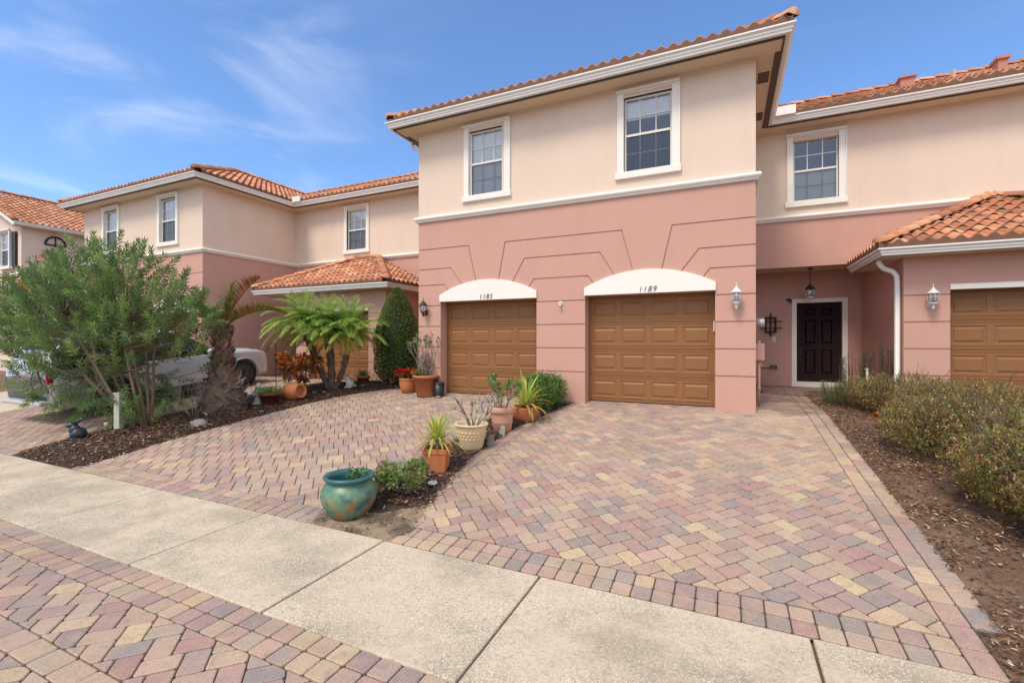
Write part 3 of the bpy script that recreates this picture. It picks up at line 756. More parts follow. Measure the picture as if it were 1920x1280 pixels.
# ---- centre townhouse (numbers 1185 and 1189, with the right-hand entry and garage wing)
A = thing('townhouse', (-3.0, 9.01, 0), 'pink and cream stucco townhouse with two brown garage doors under white arches', 'house')
block(A, 0); block_roof(A, 0)
recess_roof(A, .91, 9.4, 1, 0)
def recessA(b):
    pass
body = MB(); body.box(.47, 9.4, 12.45, 12.7, 2.93, 4.0); body.build('lower_wall', 'pink', A)
body = MB(); body.box(.47, 9.4, 12.45, 12.7, 4.0, 6.2); cut = MB(); cut.box(1.85 - .44, 1.85 + .44, 12.3, 13, 4.43, 5.82); boolcut(body, cut, 'upper_wall', 'cream', A)
part('room', A, 'room', lambda b: b.box(.5, 3.2, 12.95, 13.0, 4.02, 6.15))
window(A, -4.785, 9.01, 4.33, 6.01, blind=(0, 1)); window(A, -1.345, 9.01, 4.33, 6.01, blind=(.72, 1)); window(A, 1.85, 12.45, 4.30, 5.965, blind=(0, .5))
part('belt_course', A, 'white', lambda b: b.sweep([(-6.6, 12.4), (-6.6, 9.01), (.47, 9.01), (.47, 12.45), (9.4, 12.45)], BAND, 3.995))
fas = [(-7.0, 12.0), (-7.0, 8.57), (.87, 8.57), (.87, 12.04), (9.4, 12.04)]
gutter(A, fas, 6.115)
soffits(A, [(-6.6, 12.4), (-6.6, 9.01), (.47, 9.01), (.47, 12.45), (9.4, 12.45)], fas,
        [(-7.0, .87, 8.57, 9.02), (-7.0, -6.59, 9.02, 12.0), (.46, .87, 9.02, 12.04), (.46, 9.4, 12.04, 12.46)])
part('dark_gap_strip', A, 'brown', lambda b: b.box(.755, .835, 8.98, 12.04, 6.08, 6.1))  # dark brown strip stands in for the shaded gap between soffit and fascia
part('dark_gap_strip', A, 'brown', lambda b: b.box(-6.93, -6.87, 9.0, 12.0, 6.085, 6.1))
for yy in (9.55, 11.2): part('soffit_vent', A, 'brown', lambda b: b.box(.54, .72, yy, yy + .38, 6.088, 6.1))
# porch
part('porch_wall', A, 'pink', lambda b: (b.box(.2, 1.5, 13.49, 13.7, -.1, 2.95), b.box(2.66, 3.2, 13.49, 13.7, -.1, 2.95), b.box(1.5, 2.66, 13.49, 13.7, 2.27, 2.95)))
part('porch_ceiling', A, 'soffit', lambda b: b.box(.47, 3.2, 12.7, 13.7, 2.95, 3.0))
D = part('front_door', A, 'entry', lambda b: b.box(1.606, 2.555, 13.56, 13.62, .21, 2.17))
def pan(b):
    for (a, c) in ((1.79, 2.02), (2.14, 2.37)):
        for (d, e) in ((1.86, 2.03), (1.16, 1.74), (.42, 1.0)):
            rings = [(0, 0), (.012, .010), (.028, .010), (.05, -.002)]; pts = []
            Y = 13.558
            for (i_, dp) in rings: pts += [(a + i_, Y - .008 + dp, d + i_), (c - i_, Y - .008 + dp, d + i_), (c - i_, Y - .008 + dp, e - i_), (a + i_, Y - .008 + dp, e - i_)]
            b.add(pts, [(r * 4 + k, r * 4 + (k + 1) % 4, r * 4 + 4 + (k + 1) % 4, r * 4 + 4 + k) for r in range(3) for k in range(4)] + [(12, 13, 14, 15)])
part('door_panel', D, 'entry', pan)
part('handle', D, 'iron', lambda b: (b.tube([(1.69, 13.55, 1.02), (1.69, 13.49, 1.0), (1.69, 13.48, .85), (1.69, 13.55, .8)], .012), b.ell((1.69, 13.54, 1.2), (.025, .02, .025)), b.box(1.665, 1.715, 13.545, 13.56, .72, 1.05)))
part('door_frame', A, 'white', lambda b: (b.box(1.5, 1.606, 13.46, 13.64, .09, 2.17), b.box(2.555, 2.66, 13.46, 13.64, .09, 2.17), b.box(1.5, 2.66, 13.46, 13.64, 2.17, 2.27), b.box(1.606, 2.555, 13.44, 13.64, .05, .21)))
wing(A, 2.93, 6.75, 2.54, 7.2, 3.577, 5.96)
# downspouts
def dsp(b):
    b.tube([(2.60, 10.72, 2.76), (2.60, 10.72, 2.66), (2.66, 10.72, 2.57), (2.80, 10.72, 2.50), (2.86, 10.72, 2.42), (2.87, 10.72, 2.3), (2.87, 10.72, .25), (2.80, 10.66, .12)], .048, 8)
part('downspout', A, 'gutter', dsp)
part('downspout', A, 'gutter', lambda b: b.tube([(-6.97, 9.25, 6.16), (-6.97, 9.25, 5.98), (-6.9, 9.25, 5.9), (-6.68, 9.25, 5.84), (-6.65, 9.25, 5.76), (-6.65, 9.25, 4.2)], .04, 8))
part('roof_flashing', A, 'gutter', lambda b: b.box(.93, 1.40, 11.84, 11.89, 6.235, 6.43))
for (x, z, sx, hh) in ((3.75, 6.99, .13, .2), (5.35, 6.95, .08, .3)):
    part('roof_vent', A, mat('vent_paint', (.45, .2, .14), .7), lambda b: (b.box(x - sx, x + sx, 13.3, 13.55, 6.7, z + .10 + hh * .55), b.box(x - sx - .03, x + sx + .03, 13.26, 13.6, z + .10 + hh * .55, z + .10 + hh * .75)))
part('vent_pipe', A, mat('pipe_paint', (.45, .25, .18), .7), lambda b: b.tube([(4.62, 13.5, 6.7), (4.62, 13.5, 7.26)], .04, 10))
part('back_wall', A, 'cream', lambda b: b.box(-6.35, 9.4, 19.8, 20, -.3, 6.2))

def text(s, x, y, z, size, parent, shear=.25):
    cu = bpy.data.curves.new('t', 'FONT'); cu.body = s; cu.size = size; cu.align_x = 'CENTER'; cu.shear = shear; cu.extrude = .006; cu.space_character = 1.15; cu.offset = -.0035
    o = bpy.data.objects.new('house_number', cu); COL.objects.link(o)
    bpy.context.view_layer.update()
    me = bpy.data.meshes.new_from_object(o.evaluated_get(bpy.context.evaluated_depsgraph_get()))
    bpy.data.objects.remove(o); me.materials.clear(); me.materials.append(M['num'])
    for v in me.vertices:
        p = v.co; v.co = Vector((x + p.x, y - p.z, z + p.y)) - wloc(parent)
    o = bpy.data.objects.new('house_number', me); COL.objects.link(o); o.parent = parent
    return o
text('1185', -4.785, 8.958, 2.148, .15, A); text('1189', -1.345, 8.958, 2.148, .15, A)

# ---- left townhouse
B = thing('townhouse', (-18.5, 9.01, 0), 'cream and pink stucco townhouse on the left behind the silver car', 'house')
OFF = -15.23
block(B, OFF); block_roof(B, OFF)
Bx = .47 + OFF
recess_roof(B, Bx + .44, -7.04, 1, 1)
body = MB(); body.box(Bx, -6.6, 12.45, 12.7, -.2, 4.0); body.build('lower_wall', 'pink', B)
body = MB(); body.box(Bx, -6.6, 12.45, 12.7, 4.0, 6.2); cut = MB(); cut.box(-11.77 - .44, -11.77 + .44, 12.3, 13, 4.43, 5.82); boolcut(body, cut, 'upper_wall', 'cream', B)
part('room', B, 'room', lambda b: b.box(-13.5, -10, 12.95, 13.0, 4.02, 6.15))
window(B, -20.0, 9.01, 4.33, 6.01, blind=(0, 1)); window(B, -16.57, 9.01, 4.33, 6.01, blind=(0, 1)); window(B, -11.77, 12.45, 4.30, 5.965, blind=(0, 1))
part('belt_course', B, 'white', lambda b: b.sweep([(OFF - 6.6, 20), (OFF - 6.6, 9.01), (Bx, 9.01), (Bx, 12.45), (-6.7, 12.45)], BAND, 3.995))
fas = [(OFF - 7.0, 20), (OFF - 7.0, 8.57), (Bx + .4, 8.57), (Bx + .4, 12.04), (-7.16, 12.04)]
gutter(B, fas, 6.115)
soffits(B, [(OFF - 6.6, 20), (OFF - 6.6, 9.01), (Bx, 9.01), (Bx, 12.45), (-6.62, 12.45)], fas,
        [(OFF - 7.0, Bx + .4, 8.57, 9.02), (OFF - 7.0, OFF - 6.59, 9.02, 20), (Bx - .01, Bx + .4, 9.02, 12.04), (Bx - .01, -7.02, 12.04, 12.46)])
wing(B, -12.55, -8.91, -13.95, -8.55, -11.95, -9.57)
part('back_wall', B, 'cream', lambda b: b.box(OFF - 6.35, -6.62, 19.8, 20, -.3, 6.2))
part('roof_flashing', B, 'gutter', lambda b: b.box(Bx + .47, Bx + .9, 11.84, 11.89, 6.235, 6.43))
part('roof_vent', B, mat('vent_paint', (.45, .2, .14), .7), lambda b: b.box(-12.6, -12.3, 13.2, 13.5, 6.6, 7.0))

# ---- far left house with gable
Cc = thing('townhouse', (-31, 9.06, 0), 'pale stucco house with a gable and dark shutters at the far left', 'house')
part('wall', Cc, 'cream', lambda b: (b.box(-34.9, -27.1, 9.06, 9.3, -.3, 6.2), b.box(-27.35, -27.1, 9.3, 20, -.3, 6.2), b.exty([(-34.9, 6.2), (-27.1, 6.2), (-31, 6.2 + 3.9 * MS)], 9.06, 9.3)))
def rfC(b):
    z0 = 6.2; a, c = -35.3, -26.7; yf = 8.7
    tiles(b, (c, yf), (0, 1), (-1, 0), MS, z0, 0, 4.3, lambda t: 0, lambda t: 11.5)
    caps(b, (-31, yf, z0 + 4.3 * MS + .05), (-31, 20.2, z0 + 4.3 * MS + .05)); caps(b, (c, yf + .03, z0 + .05), (-31, yf + .03, z0 + 4.3 * MS + .05))
    b.add([(c, yf, z0 - .03), (c, 20.2, z0 - .03), (-31, 20.2, z0 + 4.3 * MS - .03), (-31, yf, z0 + 4.3 * MS - .03), (a, yf, z0 - .03), (a, 20.2, z0 - .03)], [(0, 1, 2, 3), (3, 2, 5, 4)], 1, (.1, .06, .04))
part('roof', Cc, ['tile', 'brown'], rfC)
gutter(Cc, [(-26.75, 8.7), (-26.75, 20)], 6.07)
part('rake_board', Cc, 'white', lambda b: b.exty([(-26.7, 6.02), (-26.7, 6.17), (-31, 6.17 + 4.3 * MS), (-31, 6.02 + 4.3 * MS)], 8.68, 8.73))
part('soffit', Cc, 'soffit', lambda b: b.box(-27.11, -26.75, 8.73, 20, 6.06, 6.09))
part('belt_course', Cc, 'white', lambda b: b.sweep([(-34.9, 9.06), (-27.1, 9.06), (-27.1, 20)], BAND, 3.995))
wC = window(Cc, -28.35, 8.95, 4.33, 6.01)
part('room', Cc, 'blind', lambda b: b.box(-28.8, -27.9, 9.045, 9.057, 4.45, 5.9))
part('shutter', Cc, 'black', lambda b: (b.box(-27.74, -27.42, 8.99, 9.03, 4.43, 5.9), b.box(-27.71, -27.45, 8.975, 8.99, 4.5, 5.12), b.box(-27.71, -27.45, 8.975, 8.99, 5.2, 5.83)))
part('arched_vent', Cc, 'black', lambda b: [b.tube([(-27.06, 10.15 + .34 * cos(t), 5.5 + .34 * sin(t)) for t in [pi * k / 12 for k in range(13)]], .04, 6), b.box(-27.1, -27.05, 10.13, 10.17, 5.4, 5.85), b.box(-27.1, -27.05, 9.8, 10.5, 5.44, 5.5)])

# ------------------------------------------------------------------ lanterns and wall fittings
def lantern(name, loc, matn, label, group, s=1.0, hang=False):
    x, y, z = loc      # y = wall face; z = centre
    r = thing(name, (x, y, z - .25 * s), label, 'lamp', group); yc = y - .15 * s
    part('cap', r, matn, lambda b: b.lathe([(.003, .26 * s), (.009 * s, .21 * s), (.004 * s, .19 * s), (.02 * s, .175 * s), (.03 * s, .155 * s), (.06 * s, .12 * s), (.098 * s, .085 * s), (.10 * s, .075 * s), (.085 * s, .07 * s)], x, yc, z, 16))
    part('cage', r, matn, lambda b: ([b.tube([(x + cos(t) * q * s, yc + sin(t) * q * s, z + dz * s) for q, dz in ((.082, .07), (.09, .03), (.082, -.04), (.055, -.09))], .004 * s, 5) for t in [2 * pi * k / 8 for k in range(8)]],
        b.lathe([(.062 * s, -.09 * s), (.065 * s, -.1 * s), (.04 * s, -.12 * s), (.02 * s, -.15 * s), (.03 * s, -.17 * s), (.012 * s, -.2 * s), (.003, -.23 * s)], x, yc, z, 14)))
    part('glass', r, 'lglass', lambda b: b.lathe([(.072 * s, .068 * s), (.08 * s, .03 * s), (.074 * s, -.04 * s), (.05 * s, -.088 * s)], x, yc, z, 16))
    part('bulb', r, mat('bulb', (.65, .35, .28) if matn == 'lampw' else (.6, .6, .58), .4), lambda b: b.ell((x, yc, z - .01 * s), (.026 * s, .026 * s, .045 * s)))
    part('bracket', r, matn, lambda b: (b.tube([(x, yc, z - .1 * s), (x, yc + .03, z - .15 * s), (x, yc + .09 * s, z - .16 * s), (x, y, z - .11 * s)], .012 * s, 6), b.ell((x, y - .006, z - .11 * s), (.045 * s, .015, .065 * s)), b.tube([(x, y - .01, z - .1 * s), (x, y - .06 * s, z - .2 * s), (x, y - .10 * s, z - .17 * s)], .008 * s, 5)))
    return r
lantern('wall_lantern', (.165, 9.01, 1.975), 'lampw', 'white metal wall lantern right of the arched garage door nearest the entry', 'white wall lanterns')
lantern('wall_lantern', (3.30, 10.6, 1.975), 'lampw', 'white metal wall lantern beside the downspout on the right garage wing', 'white wall lanterns', .98)
lantern('wall_lantern', (-6.37, 9.01, 1.985), 'black', 'black metal wall lantern left of the arched garage door above the potted shrub', None, .95)
# pendant
pr = thing('pendant_lantern', (1.82, 12.97, 2.95), 'grey glass pendant lantern hanging from the porch ceiling', 'lamp')
part('rod', pr, 'iron', lambda b: (b.tube([(1.82, 12.97, 2.95), (1.82, 12.97, 2.56)], .007, 6), b.lathe([(.06, 0), (.05, -.025), (.01, -.04)], 1.82, 12.97, 2.95, 12)))
part('cap', pr, 'iron', lambda b: b.lathe([(.012, .32), (.03, .3), (.08, .25), (.11, .21), (.105, .2)], 1.82, 12.97, 2.25, 12))
part('glass', pr, 'lglass', lambda b: b.lathe([(.095, .2), (.1, .1), (.07, .02)], 1.82, 12.97, 2.25, 12))
part('frame', pr, 'lampw', lambda b: [b.tube([(1.82 + cos(t) * .1, 12.97 + sin(t) * .1, 2.45), (1.82 + cos(t) * .102, 12.97 + sin(t) * .102, 2.35), (1.82 + cos(t) * .075, 12.97 + sin(t) * .075, 2.26)], .006, 5) for t in [pi / 3 * k for k in range(6)]] + [b.lathe([(.08, 0), (.07, -.02), (.02, -.05)], 1.82, 12.97, 2.27, 12)])
o = thing('floodlight_mount', (-3.07, 9.01, 1.97), 'small bare white light mount on the pink pier between the garages', 'light fixture')
part('bracket', o, 'lampw', lambda b: (b.ell((-3.07, 9.0, 1.98), (.05, .02, .055)), b.tube([(-3.07, 9.0, 2.0), (-3.07, 8.95, 2.01), (-3.06, 8.93, 1.97)], .014, 6), b.ell((-3.055, 8.94, 1.94), (.024, .03, .03))))
o = thing('wall_grille', (1.035, 13.49, 1.34), 'dark iron lattice ornament on the porch wall left of the front door', 'wall decoration')
def gr(b):
    x, z = 1.035, 1.632; y0, y1 = 13.43, 13.455
    for (a, c, d, e) in ((-.13, -.085, -.2, .2), (.085, .13, -.2, .2), (-.085, .085, .155, .2), (-.085, .085, -.2, -.155)): b.box(x + a, x + c, y0, y1, z + d, z + e)
    b.tube([(x, 13.425, z - .29), (x, 13.425, z + .3)], .016, 6)
    for zz in (-.085, .085): b.tube([(x - .25, 13.42, z + zz), (x + .25, 13.42, z + zz)], .014, 6)
    for a, c in ((-.1, .1), (.1, -.1)): b.tube([(x + a, 13.44, z + c), (x + a, 13.49, z + c)], .01, 5)
part('lattice', o, 'iron', gr)
o = thing('doorbell_plate', (1.115, 13.49, 1.2), 'small white doorbell plate under the iron lattice', 'doorbell')
part('plate', o, 'lampw', lambda b: b.box(1.075, 1.155, 13.478, 13.49, 1.205, 1.33), bevel=.004); part('button', o, 'black', lambda b: b.ell((1.115, 13.476, 1.27), (.012, .006, .012)))
o = thing('outlet_cover', (1.10, 13.49, .5), 'bronze weatherproof outlet cover low on the porch wall', 'outlet')
part('cover', o, mat('bronze', (.09, .06, .025), .5), lambda b: (b.box(1.02, 1.18, 13.44, 13.49, .52, .61), b.box(1.03, 1.17, 13.425, 13.44, .53, .60)), bevel=.008)
o = thing('eave_camera', (1.44, 13.49, 2.2), 'small dark bracket fixture above the left corner of the front door frame', 'camera')
part('body', o, 'iron', lambda b: (b.box(1.38, 1.47, 13.42, 13.49, 2.24, 2.28), b.ell((1.47, 13.40, 2.22), (.03, .03, .04))))
# meters
o = thing('electric_meter', (.47, 10.1, 1.4), 'round silver electric meter on the side wall by the entry walk', 'meter')
part('box', o, 'pink', lambda b: b.box(.471, .53, 9.98, 10.24, 1.38, 1.72), bevel=.01)
part('dial', o, 'meter', lambda b: b.tube([(.53, 10.1, 1.57), (.66, 10.1, 1.57), (.675, 10.1, 1.57)], [.085, .085, .07], 20))
o = thing('gas_meter', (.47, 9.7, -.01), 'pink painted utility meter with pipes on the side wall by the entry walk', 'meter')
part('casing', o, 'pink', lambda b: (b.box(.49, .645, 9.62, 9.86, .86, 1.17), b.tube([(.56, 9.72, 1.16), (.56, 9.72, 1.22)], .03, 8)), bevel=.02)
part('pipe', o, 'pink', lambda b: (b.tube([(.56, 9.7, .88), (.56, 9.7, -.02)], .022, 8), b.tube([(.47, 9.7, .77), (.62, 9.7, .77)], .016, 8), b.ell((.56, 9.7, .8), (.035, .035, .04)), b.ell((.56, 9.7, .35), (.03, .03, .05))))
part('valve', o, 'iron', lambda b: (b.tube([(.60, 9.7, .72), (.82, 9.74, .72)], .012, 6), b.ell((.72, 9.72, .72), (.04, .025, .02)), b.tube([(.56, 9.7, .28), (.64, 9.7, .28)], .014, 6)))
o = thing('keypad', (-.19, 9.2, 1.5), 'slim white garage keypad beside the right arched garage door', 'keypad')
part('cover', o, 'lampw', lambda b: b.box(-.206, -.184, 9.20, 9.26, 1.39, 1.58), bevel=.004)
#--PLANTS--
UP = Vector((0, 0, 1))
# ------------------------------------------------------------------ plant kit
def rdir(r, zlo=-1., zhi=1.):
    a = r.uniform(0, 2 * pi); z = r.uniform(zlo, zhi); q = sqrt(max(0, 1 - z * z)); return Vector((q * cos(a), q * sin(a), z))
def strap(b, p, d, L, W, col, droop=.8, n=5, mi=0, tip=None):
    """arching strap leaf"""
    p = Vector(p); d = d.normalized(); sd = d.cross(UP)
    if sd.length < .05: sd = Vector((1, 0, 0))
    sd.normalize(); vs = []; 
    for i in range(n + 1):
        t = i / n; w_ = W * (sin(pi * min(1, .18 + .82 * t)) ** .7) * .5 if i < n else .001
        vs += [p - sd * w_, p + sd * w_]
        d = (d - UP * droop / n * (.4 + t * 1.2)).normalized(); p = p + d * (L / n)
    b.add(vs, [(2 * i, 2 * i + 1, 2 * i + 3, 2 * i + 2) for i in range(n)], mi, col)
def branch(bt, tips, r, p, d, L, rad, depth, spread=.6, up=.25, n=3, seg=5, ratio=.72, taper=.65, mi=0):
    p = Vector(p); pts = [p.copy()]; rr = [rad]
    for i in range(n):
        d = (d + rdir(r) * .22 + UP * up * .25).normalized(); p = p + d * L / n; pts.append(p.copy()); rr.append(rad * (1 - (1 - taper) * (i + 1) / n))
    bt.tube(pts, rr, seg, mi)
    if depth <= 0: tips.append((p.copy(), d.copy())); return
    k = r.choice((2, 2, 3))
    for j in range(k):
        nd = (d + rdir(r, -.2, 1) * spread + UP * up).normalized()
        branch(bt, tips, r, p, nd, L * ratio * r.uniform(.8, 1.15), rad * taper, depth - 1, spread, up, n, seg, ratio, taper, mi)
    if r.random() < .5: tips.append((p.copy(), d.copy()))
def root_of(name, x, y, label, cat, group=None, dz=0): return thing(name, (x, y, gz(y) + dz), label, cat, group)

# ---- oleander
def oleander(x0, y0, label):
    r = random.Random(11); z0 = gz(y0) + .03
    o = root_of('oleander_bush', x0, y0, label, 'bush')
    C3 = Vector((-11.3, 5.0, 1.30)); A3 = Vector((2.95, 1.15, 1.75))
    bt = MB(); tips = []
    shoots = []
    for i in range(1020):
        while True:
            q = Vector((r.uniform(-1, 1), r.uniform(-1, 1), r.uniform(-1, 1)))
            if q.length < 1 and q.length > .35 * r.random(): break
        if q.length > .55: pass
        p = C3 + Vector((q.x * A3.x, q.y * A3.y, q.z * A3.z))
        if q.x > .3: p.z -= (q.x - .3) * .75 * max(0, q.z + .1) 
        if q.x < -.5: p.z -= (-q.x - .5) * .7 * max(0, q.z)
        p.z += .16 * mnoise.noise(p * 1.4)
        # open underside near the stems on the right
        if p.z < .05 and p.x > -10.3: continue
        if p.x > -10.5 and p.z < 1.0 and r.random() < .8: continue
        if p.z < gz(p.y) + .22: continue
        if mnoise.noise(p * 1.25 + Vector((7, 1, 3))) > .30 and r.random() < .85: continue
        shoots.append((p, q))
    base = Vector((x0, y0, z0))
    nb = 0
    mains = []
    for k in range(9):
        a = 2 * pi * k / 9 + r.uniform(-.3, .3)
        tgt = C3 + Vector((cos(a) * 1.5 * r.uniform(.5, 1), sin(a) * .6, r.uniform(-.5, .5)))
        st = base + Vector((cos(a) * .12, sin(a) * .12, -.03)); m1 = st.lerp(tgt, .35) + Vector((0, 0, -.05)); m2 = st.lerp(tgt, .7) + Vector((r.uniform(-.1, .1), 0, .1))
        bt.tube([st, m1, m2, tgt], [.042, .030, .022, .014], 7); mains += [m1, m2, tgt, m1.lerp(m2, .5), m2.lerp(tgt, .5)]
    for (a1, b1) in (((-11.15, 4.6, .55), (-12.3, 4.3, .75)), ((-10.9, 4.7, .5), (-10.6, 4.5, 1.3))):
        bt.tube([base + Vector((-.1, -.1, .1)), a1, b1], [.05, .035, .02], 7); mains += [Vector(a1), Vector(b1)]
    for p, q in shoots:
        if r.random() < .55:
            m = min(mains, key=lambda t: (t - p).length); mid = m.lerp(p, .5) + Vector((r.uniform(-.08, .08), r.uniform(-.08, .08), -.05))
            bt.tube([m, mid, p], [.014, .009, .005], 4, caps=False)
    # basal suckers
    bt.build('stem', 'bark', o)
    bl = MB()
    G = [(.17, .27, .08), (.14, .23, .07), (.18, .28, .08), (.11, .18, .07), (.22, .31, .10)]
    for k in range(9): shoots.append((base + Vector((r.uniform(-.35, .4), r.uniform(-.4, .3), r.uniform(.12, .35))), Vector((0, 0, 0))))
    for p, q in shoots:
        out = Vector((q.x * .7, q.y * .8, q.z * .5)); d = (out * .9 + UP * r.uniform(.25, 1.0) + rdir(r) * .35).normalized()
        if q.z < -.45: d = (out + rdir(r) * .3 + UP * .1).normalized()
        L = r.uniform(.22, .42); nw = int(L / .034); tone = r.choice(G); br = r.uniform(.8, 1.25)
        yel = r.random() < .005
        for i in range(nw):
            t = i / nw; pt = p + d * L * t
            a0 = i * 1.05 + r.uniform(-.2, .2)
            for j in range(3):
                a = a0 + 2 * pi * j / 3; e = d.orthogonal().normalized(); f = d.cross(e)
                rad = (e * cos(a) + f * sin(a)); ld = (rad * (1 - .55 * t) + d * (.45 + .8 * t)).normalized()
                k = br * (.8 + .45 * t); c = tuple(x * k * r.uniform(.85, 1.15) for x in tone)
                if yel or r.random() < .006: c = (.42, .30, .05)
                bl.leaf(pt, ld, rad.cross(ld) if r.random() < .5 else UP, r.uniform(.10, .155), r.uniform(.020, .029), c, droop=.12)
    bl.build('foliage', 'leaf', o)
    # red blossoms at the top
    bb = MB()
    for k in range(46):
        p = Vector((-14.3, 5.2, 3.16)) + Vector((r.gauss(0, .09), r.gauss(0, .07), r.gauss(0, .04))); bb.leaf(p, rdir(r, 0, 1), UP, .06, .05, (.55, .03, .05))
    bb.build('blossom', 'leaf', o)
oleander(-9.98, 5.0, 'large green oleander bush spreading in front of the silver car')

# ---- fronds
def frond(bl, bs, r, p, az, el, L, droop, nl, ll, lw, cols, lean=.5, keel=.35, n=10, rw=.012, curl=0):
    p = Vector(p); d = Vector((cos(az) * cos(el), sin(az) * cos(el), sin(el))); pts = [p.copy()]; ds = [d.copy()]
    for i in range(n):
        t = (i + 1) / n; d = (d - UP * droop / n * (.5 + t)).normalized(); p = p + d * L / n; pts.append(p.copy()); ds.append(d.copy())
    bs.tube(pts, [rw * (1 - .8 * i / n) for i in range(n + 1)], 4, 0, r.choice(cols), caps=False)
    for i in range(nl):
        t = .12 + .88 * i / nl; f = t * n; k = min(n - 1, int(f)); pt = pts[k].lerp(pts[k + 1], f - k); dd = ds[k]
        sd = dd.cross(UP)
        if sd.length < .05: sd = Vector((-sin(az), cos(az), 0))
        sd.normalize(); nn = sd.cross(dd).normalized(); prof = (sin(pi * min(1, .15 + t * .85)) ** .5)
        for s_ in (-1, 1):
            ld = (sd * s_ + dd * (lean + .6 * t) + nn * (keel + r.uniform(-.2, .2)) + rdir(r) * .08).normalized()
            strap(bl, pt, ld, ll * prof * r.uniform(.8, 1.1), lw, tuple(x * r.uniform(.75, 1.25) for x in r.choice(cols)), droop=.7 + curl, n=2)

# ---- triple date palm
def date_palm(x0, y0):
    r = random.Random(5); o = root_of('date_palm', x0, y0, 'triple-trunk pygmy date palm with feathery green crowns by the left garage', 'palm tree')
    z0 = gz(y0)
    heads = []
    for (dx, dy, hh, w0) in ((-.66, -.30, 1.6, .075), (-.13, -.04, 1.48, .085), (.42, .16, 1.42, .062)):
        pts = []
        for i in range(9):
            t = i / 8; k = t ** .8; pts.append(Vector((x0 + dx * k + (.05 if dx else 0) * sin(3 * t) , y0 + dy * k, z0 - .05 + hh * t)))
        bt = MB(); bt.tube(pts, [w0 * (1.05 - .2 * sin(pi * i / 8) + .22 * (i / 8)) for i in range(9)], 12, 0)
        for i in range(230):
            t = r.random(); f = t * 8; k = min(7, int(f)); c = pts[k].lerp(pts[k + 1], f - k); a = r.uniform(0, 2 * pi)
            rad = Vector((cos(a), sin(a), 0)); ww = w0 * (.95 + .2 * t); d = (rad * .7 + UP * 1).normalized()
            bt.leaf(c + rad * ww * .9, d, rad, r.uniform(.05, .085), .04, None, mi=1)
        bt.c = [(c if m_ == 0 else jit(r.choice([(.16, .10, .07), (.24, .18, .13), (.10, .06, .045)]), .3)) for c, m_ in zip(bt.c, bt.mi)]
        bt.build('trunk', ['palmbark', 'boot'], o); heads.append(pts[-1])
    G = [(.36, .55, .12), (.28, .48, .10), (.44, .60, .14), (.56, .66, .18)]
    for hd in heads:
        bl, bs = MB(), MB()
        for i in range(60):
            a = i * 2.4 + r.uniform(-.2, .2); t = i / 60; el = 1.45 - 1.25 * t + r.uniform(-.1, .1)
            gg = G if t < .85 else [(.35, .30, .05), (.28, .24, .05)]
            if hd is heads[0] and cos(a) < -.3: gg = gg + [(.3, .36, .06), (.34, .38, .07)]
            frond(bl, bl, r, hd + UP * .05, a, el, r.uniform(.95, 1.2), 1.6, 84, .28, .008, gg, keel=.1)
        bl.build('crown', 'leaf', o)
date_palm(-9.02, 8.7)

# ---- stout palm with dead fronds
def stout_palm(x0, y0):
    r = random.Random(9); o = root_of('palm_tree', x0, y0, 'stout palm with a shaggy bulbous trunk and brown dying fronds', 'palm tree'); z0 = gz(y0)
    prof = [(.36, -.05), (.40, .1), (.41, .3), (.36, .55), (.28, .75), (.19, .95), (.15, 1.2), (.15, 1.5), (.14, 1.75), (.09, 1.88)]
    bt = MB(); bt.lathe(prof, x0, y0, z0, 18, 0)
    def rad_at(h):
        for (a, c), (d, e) in zip(prof, prof[1:]):
            if c <= h <= e: return a + (d - a) * (h - c) / (e - c)
        return .1
    for i in range(420):
        h = r.uniform(0.02, 1.78) ** 1.0; a = r.uniform(0, 2 * pi) ; ra = rad_at(h); rad = Vector((cos(a), sin(a), 0)); tan = Vector((-sin(a), cos(a), 0))
        d = (tan * r.choice((-1, 1)) * r.uniform(.3, 1) + UP * r.uniform(.0, .9) + rad * .22).normalized() if h < .8 else (tan * r.uniform(-.6, .6) + UP * 1 + rad * .55).normalized()
        c = jit(r.choice([(.38, .29, .25), (.29, .21, .18), (.48, .38, .33), (.2, .14, .12)] if h < .8 else [(.24, .15, .1), (.3, .2, .14), (.14, .07, .05)]), .25)
        L = r.uniform(.14, .3) if h < .8 else r.uniform(.12, .22)
        strap(bt, Vector((x0, y0, z0 + h)) + rad * ra * .96, d, L, r.uniform(.05, .09), c, droop=.5, n=3, mi=1)
    bt.build('trunk', ['palmbark', 'boot'], o)
    hd = Vector((x0, y0, z0 + 1.82)); bl = MB()
    BR_ = [(.30, .12, .045), (.38, .16, .06), (.22, .085, .035)]; MX = [(.22, .16, .04), (.16, .15, .03), (.28, .14, .04)]; GR = [(.13, .2, .04), (.2, .28, .05), (.09, .15, .035)]
    # camera-side directions: screen right is roughly (+.91,+.42)
    for az, el, L, dr, cols, nl in ((.35, 1.12, 1.35, .8, BR_, 62), (.45, .66, 1.45, 1.0, MX, 66), (2.2, 1.3, 1.1, .9, GR, 34), (1.4, 1.35, .8, .6, GR, 26), (3.4, .9, 1.2, 1.5, GR, 34), (4.4, .8, .9, 1.6, GR, 26), (2.9, .5, 1.2, 1.7, MX, 30)):
        frond(bl, bl, r, hd, az, el, L, dr, nl, .38, .026, cols, lean=.7, keel=1.1, rw=.024)
    bl.build('crown', 'leaf', o)
stout_palm(-9.6, 6.27)

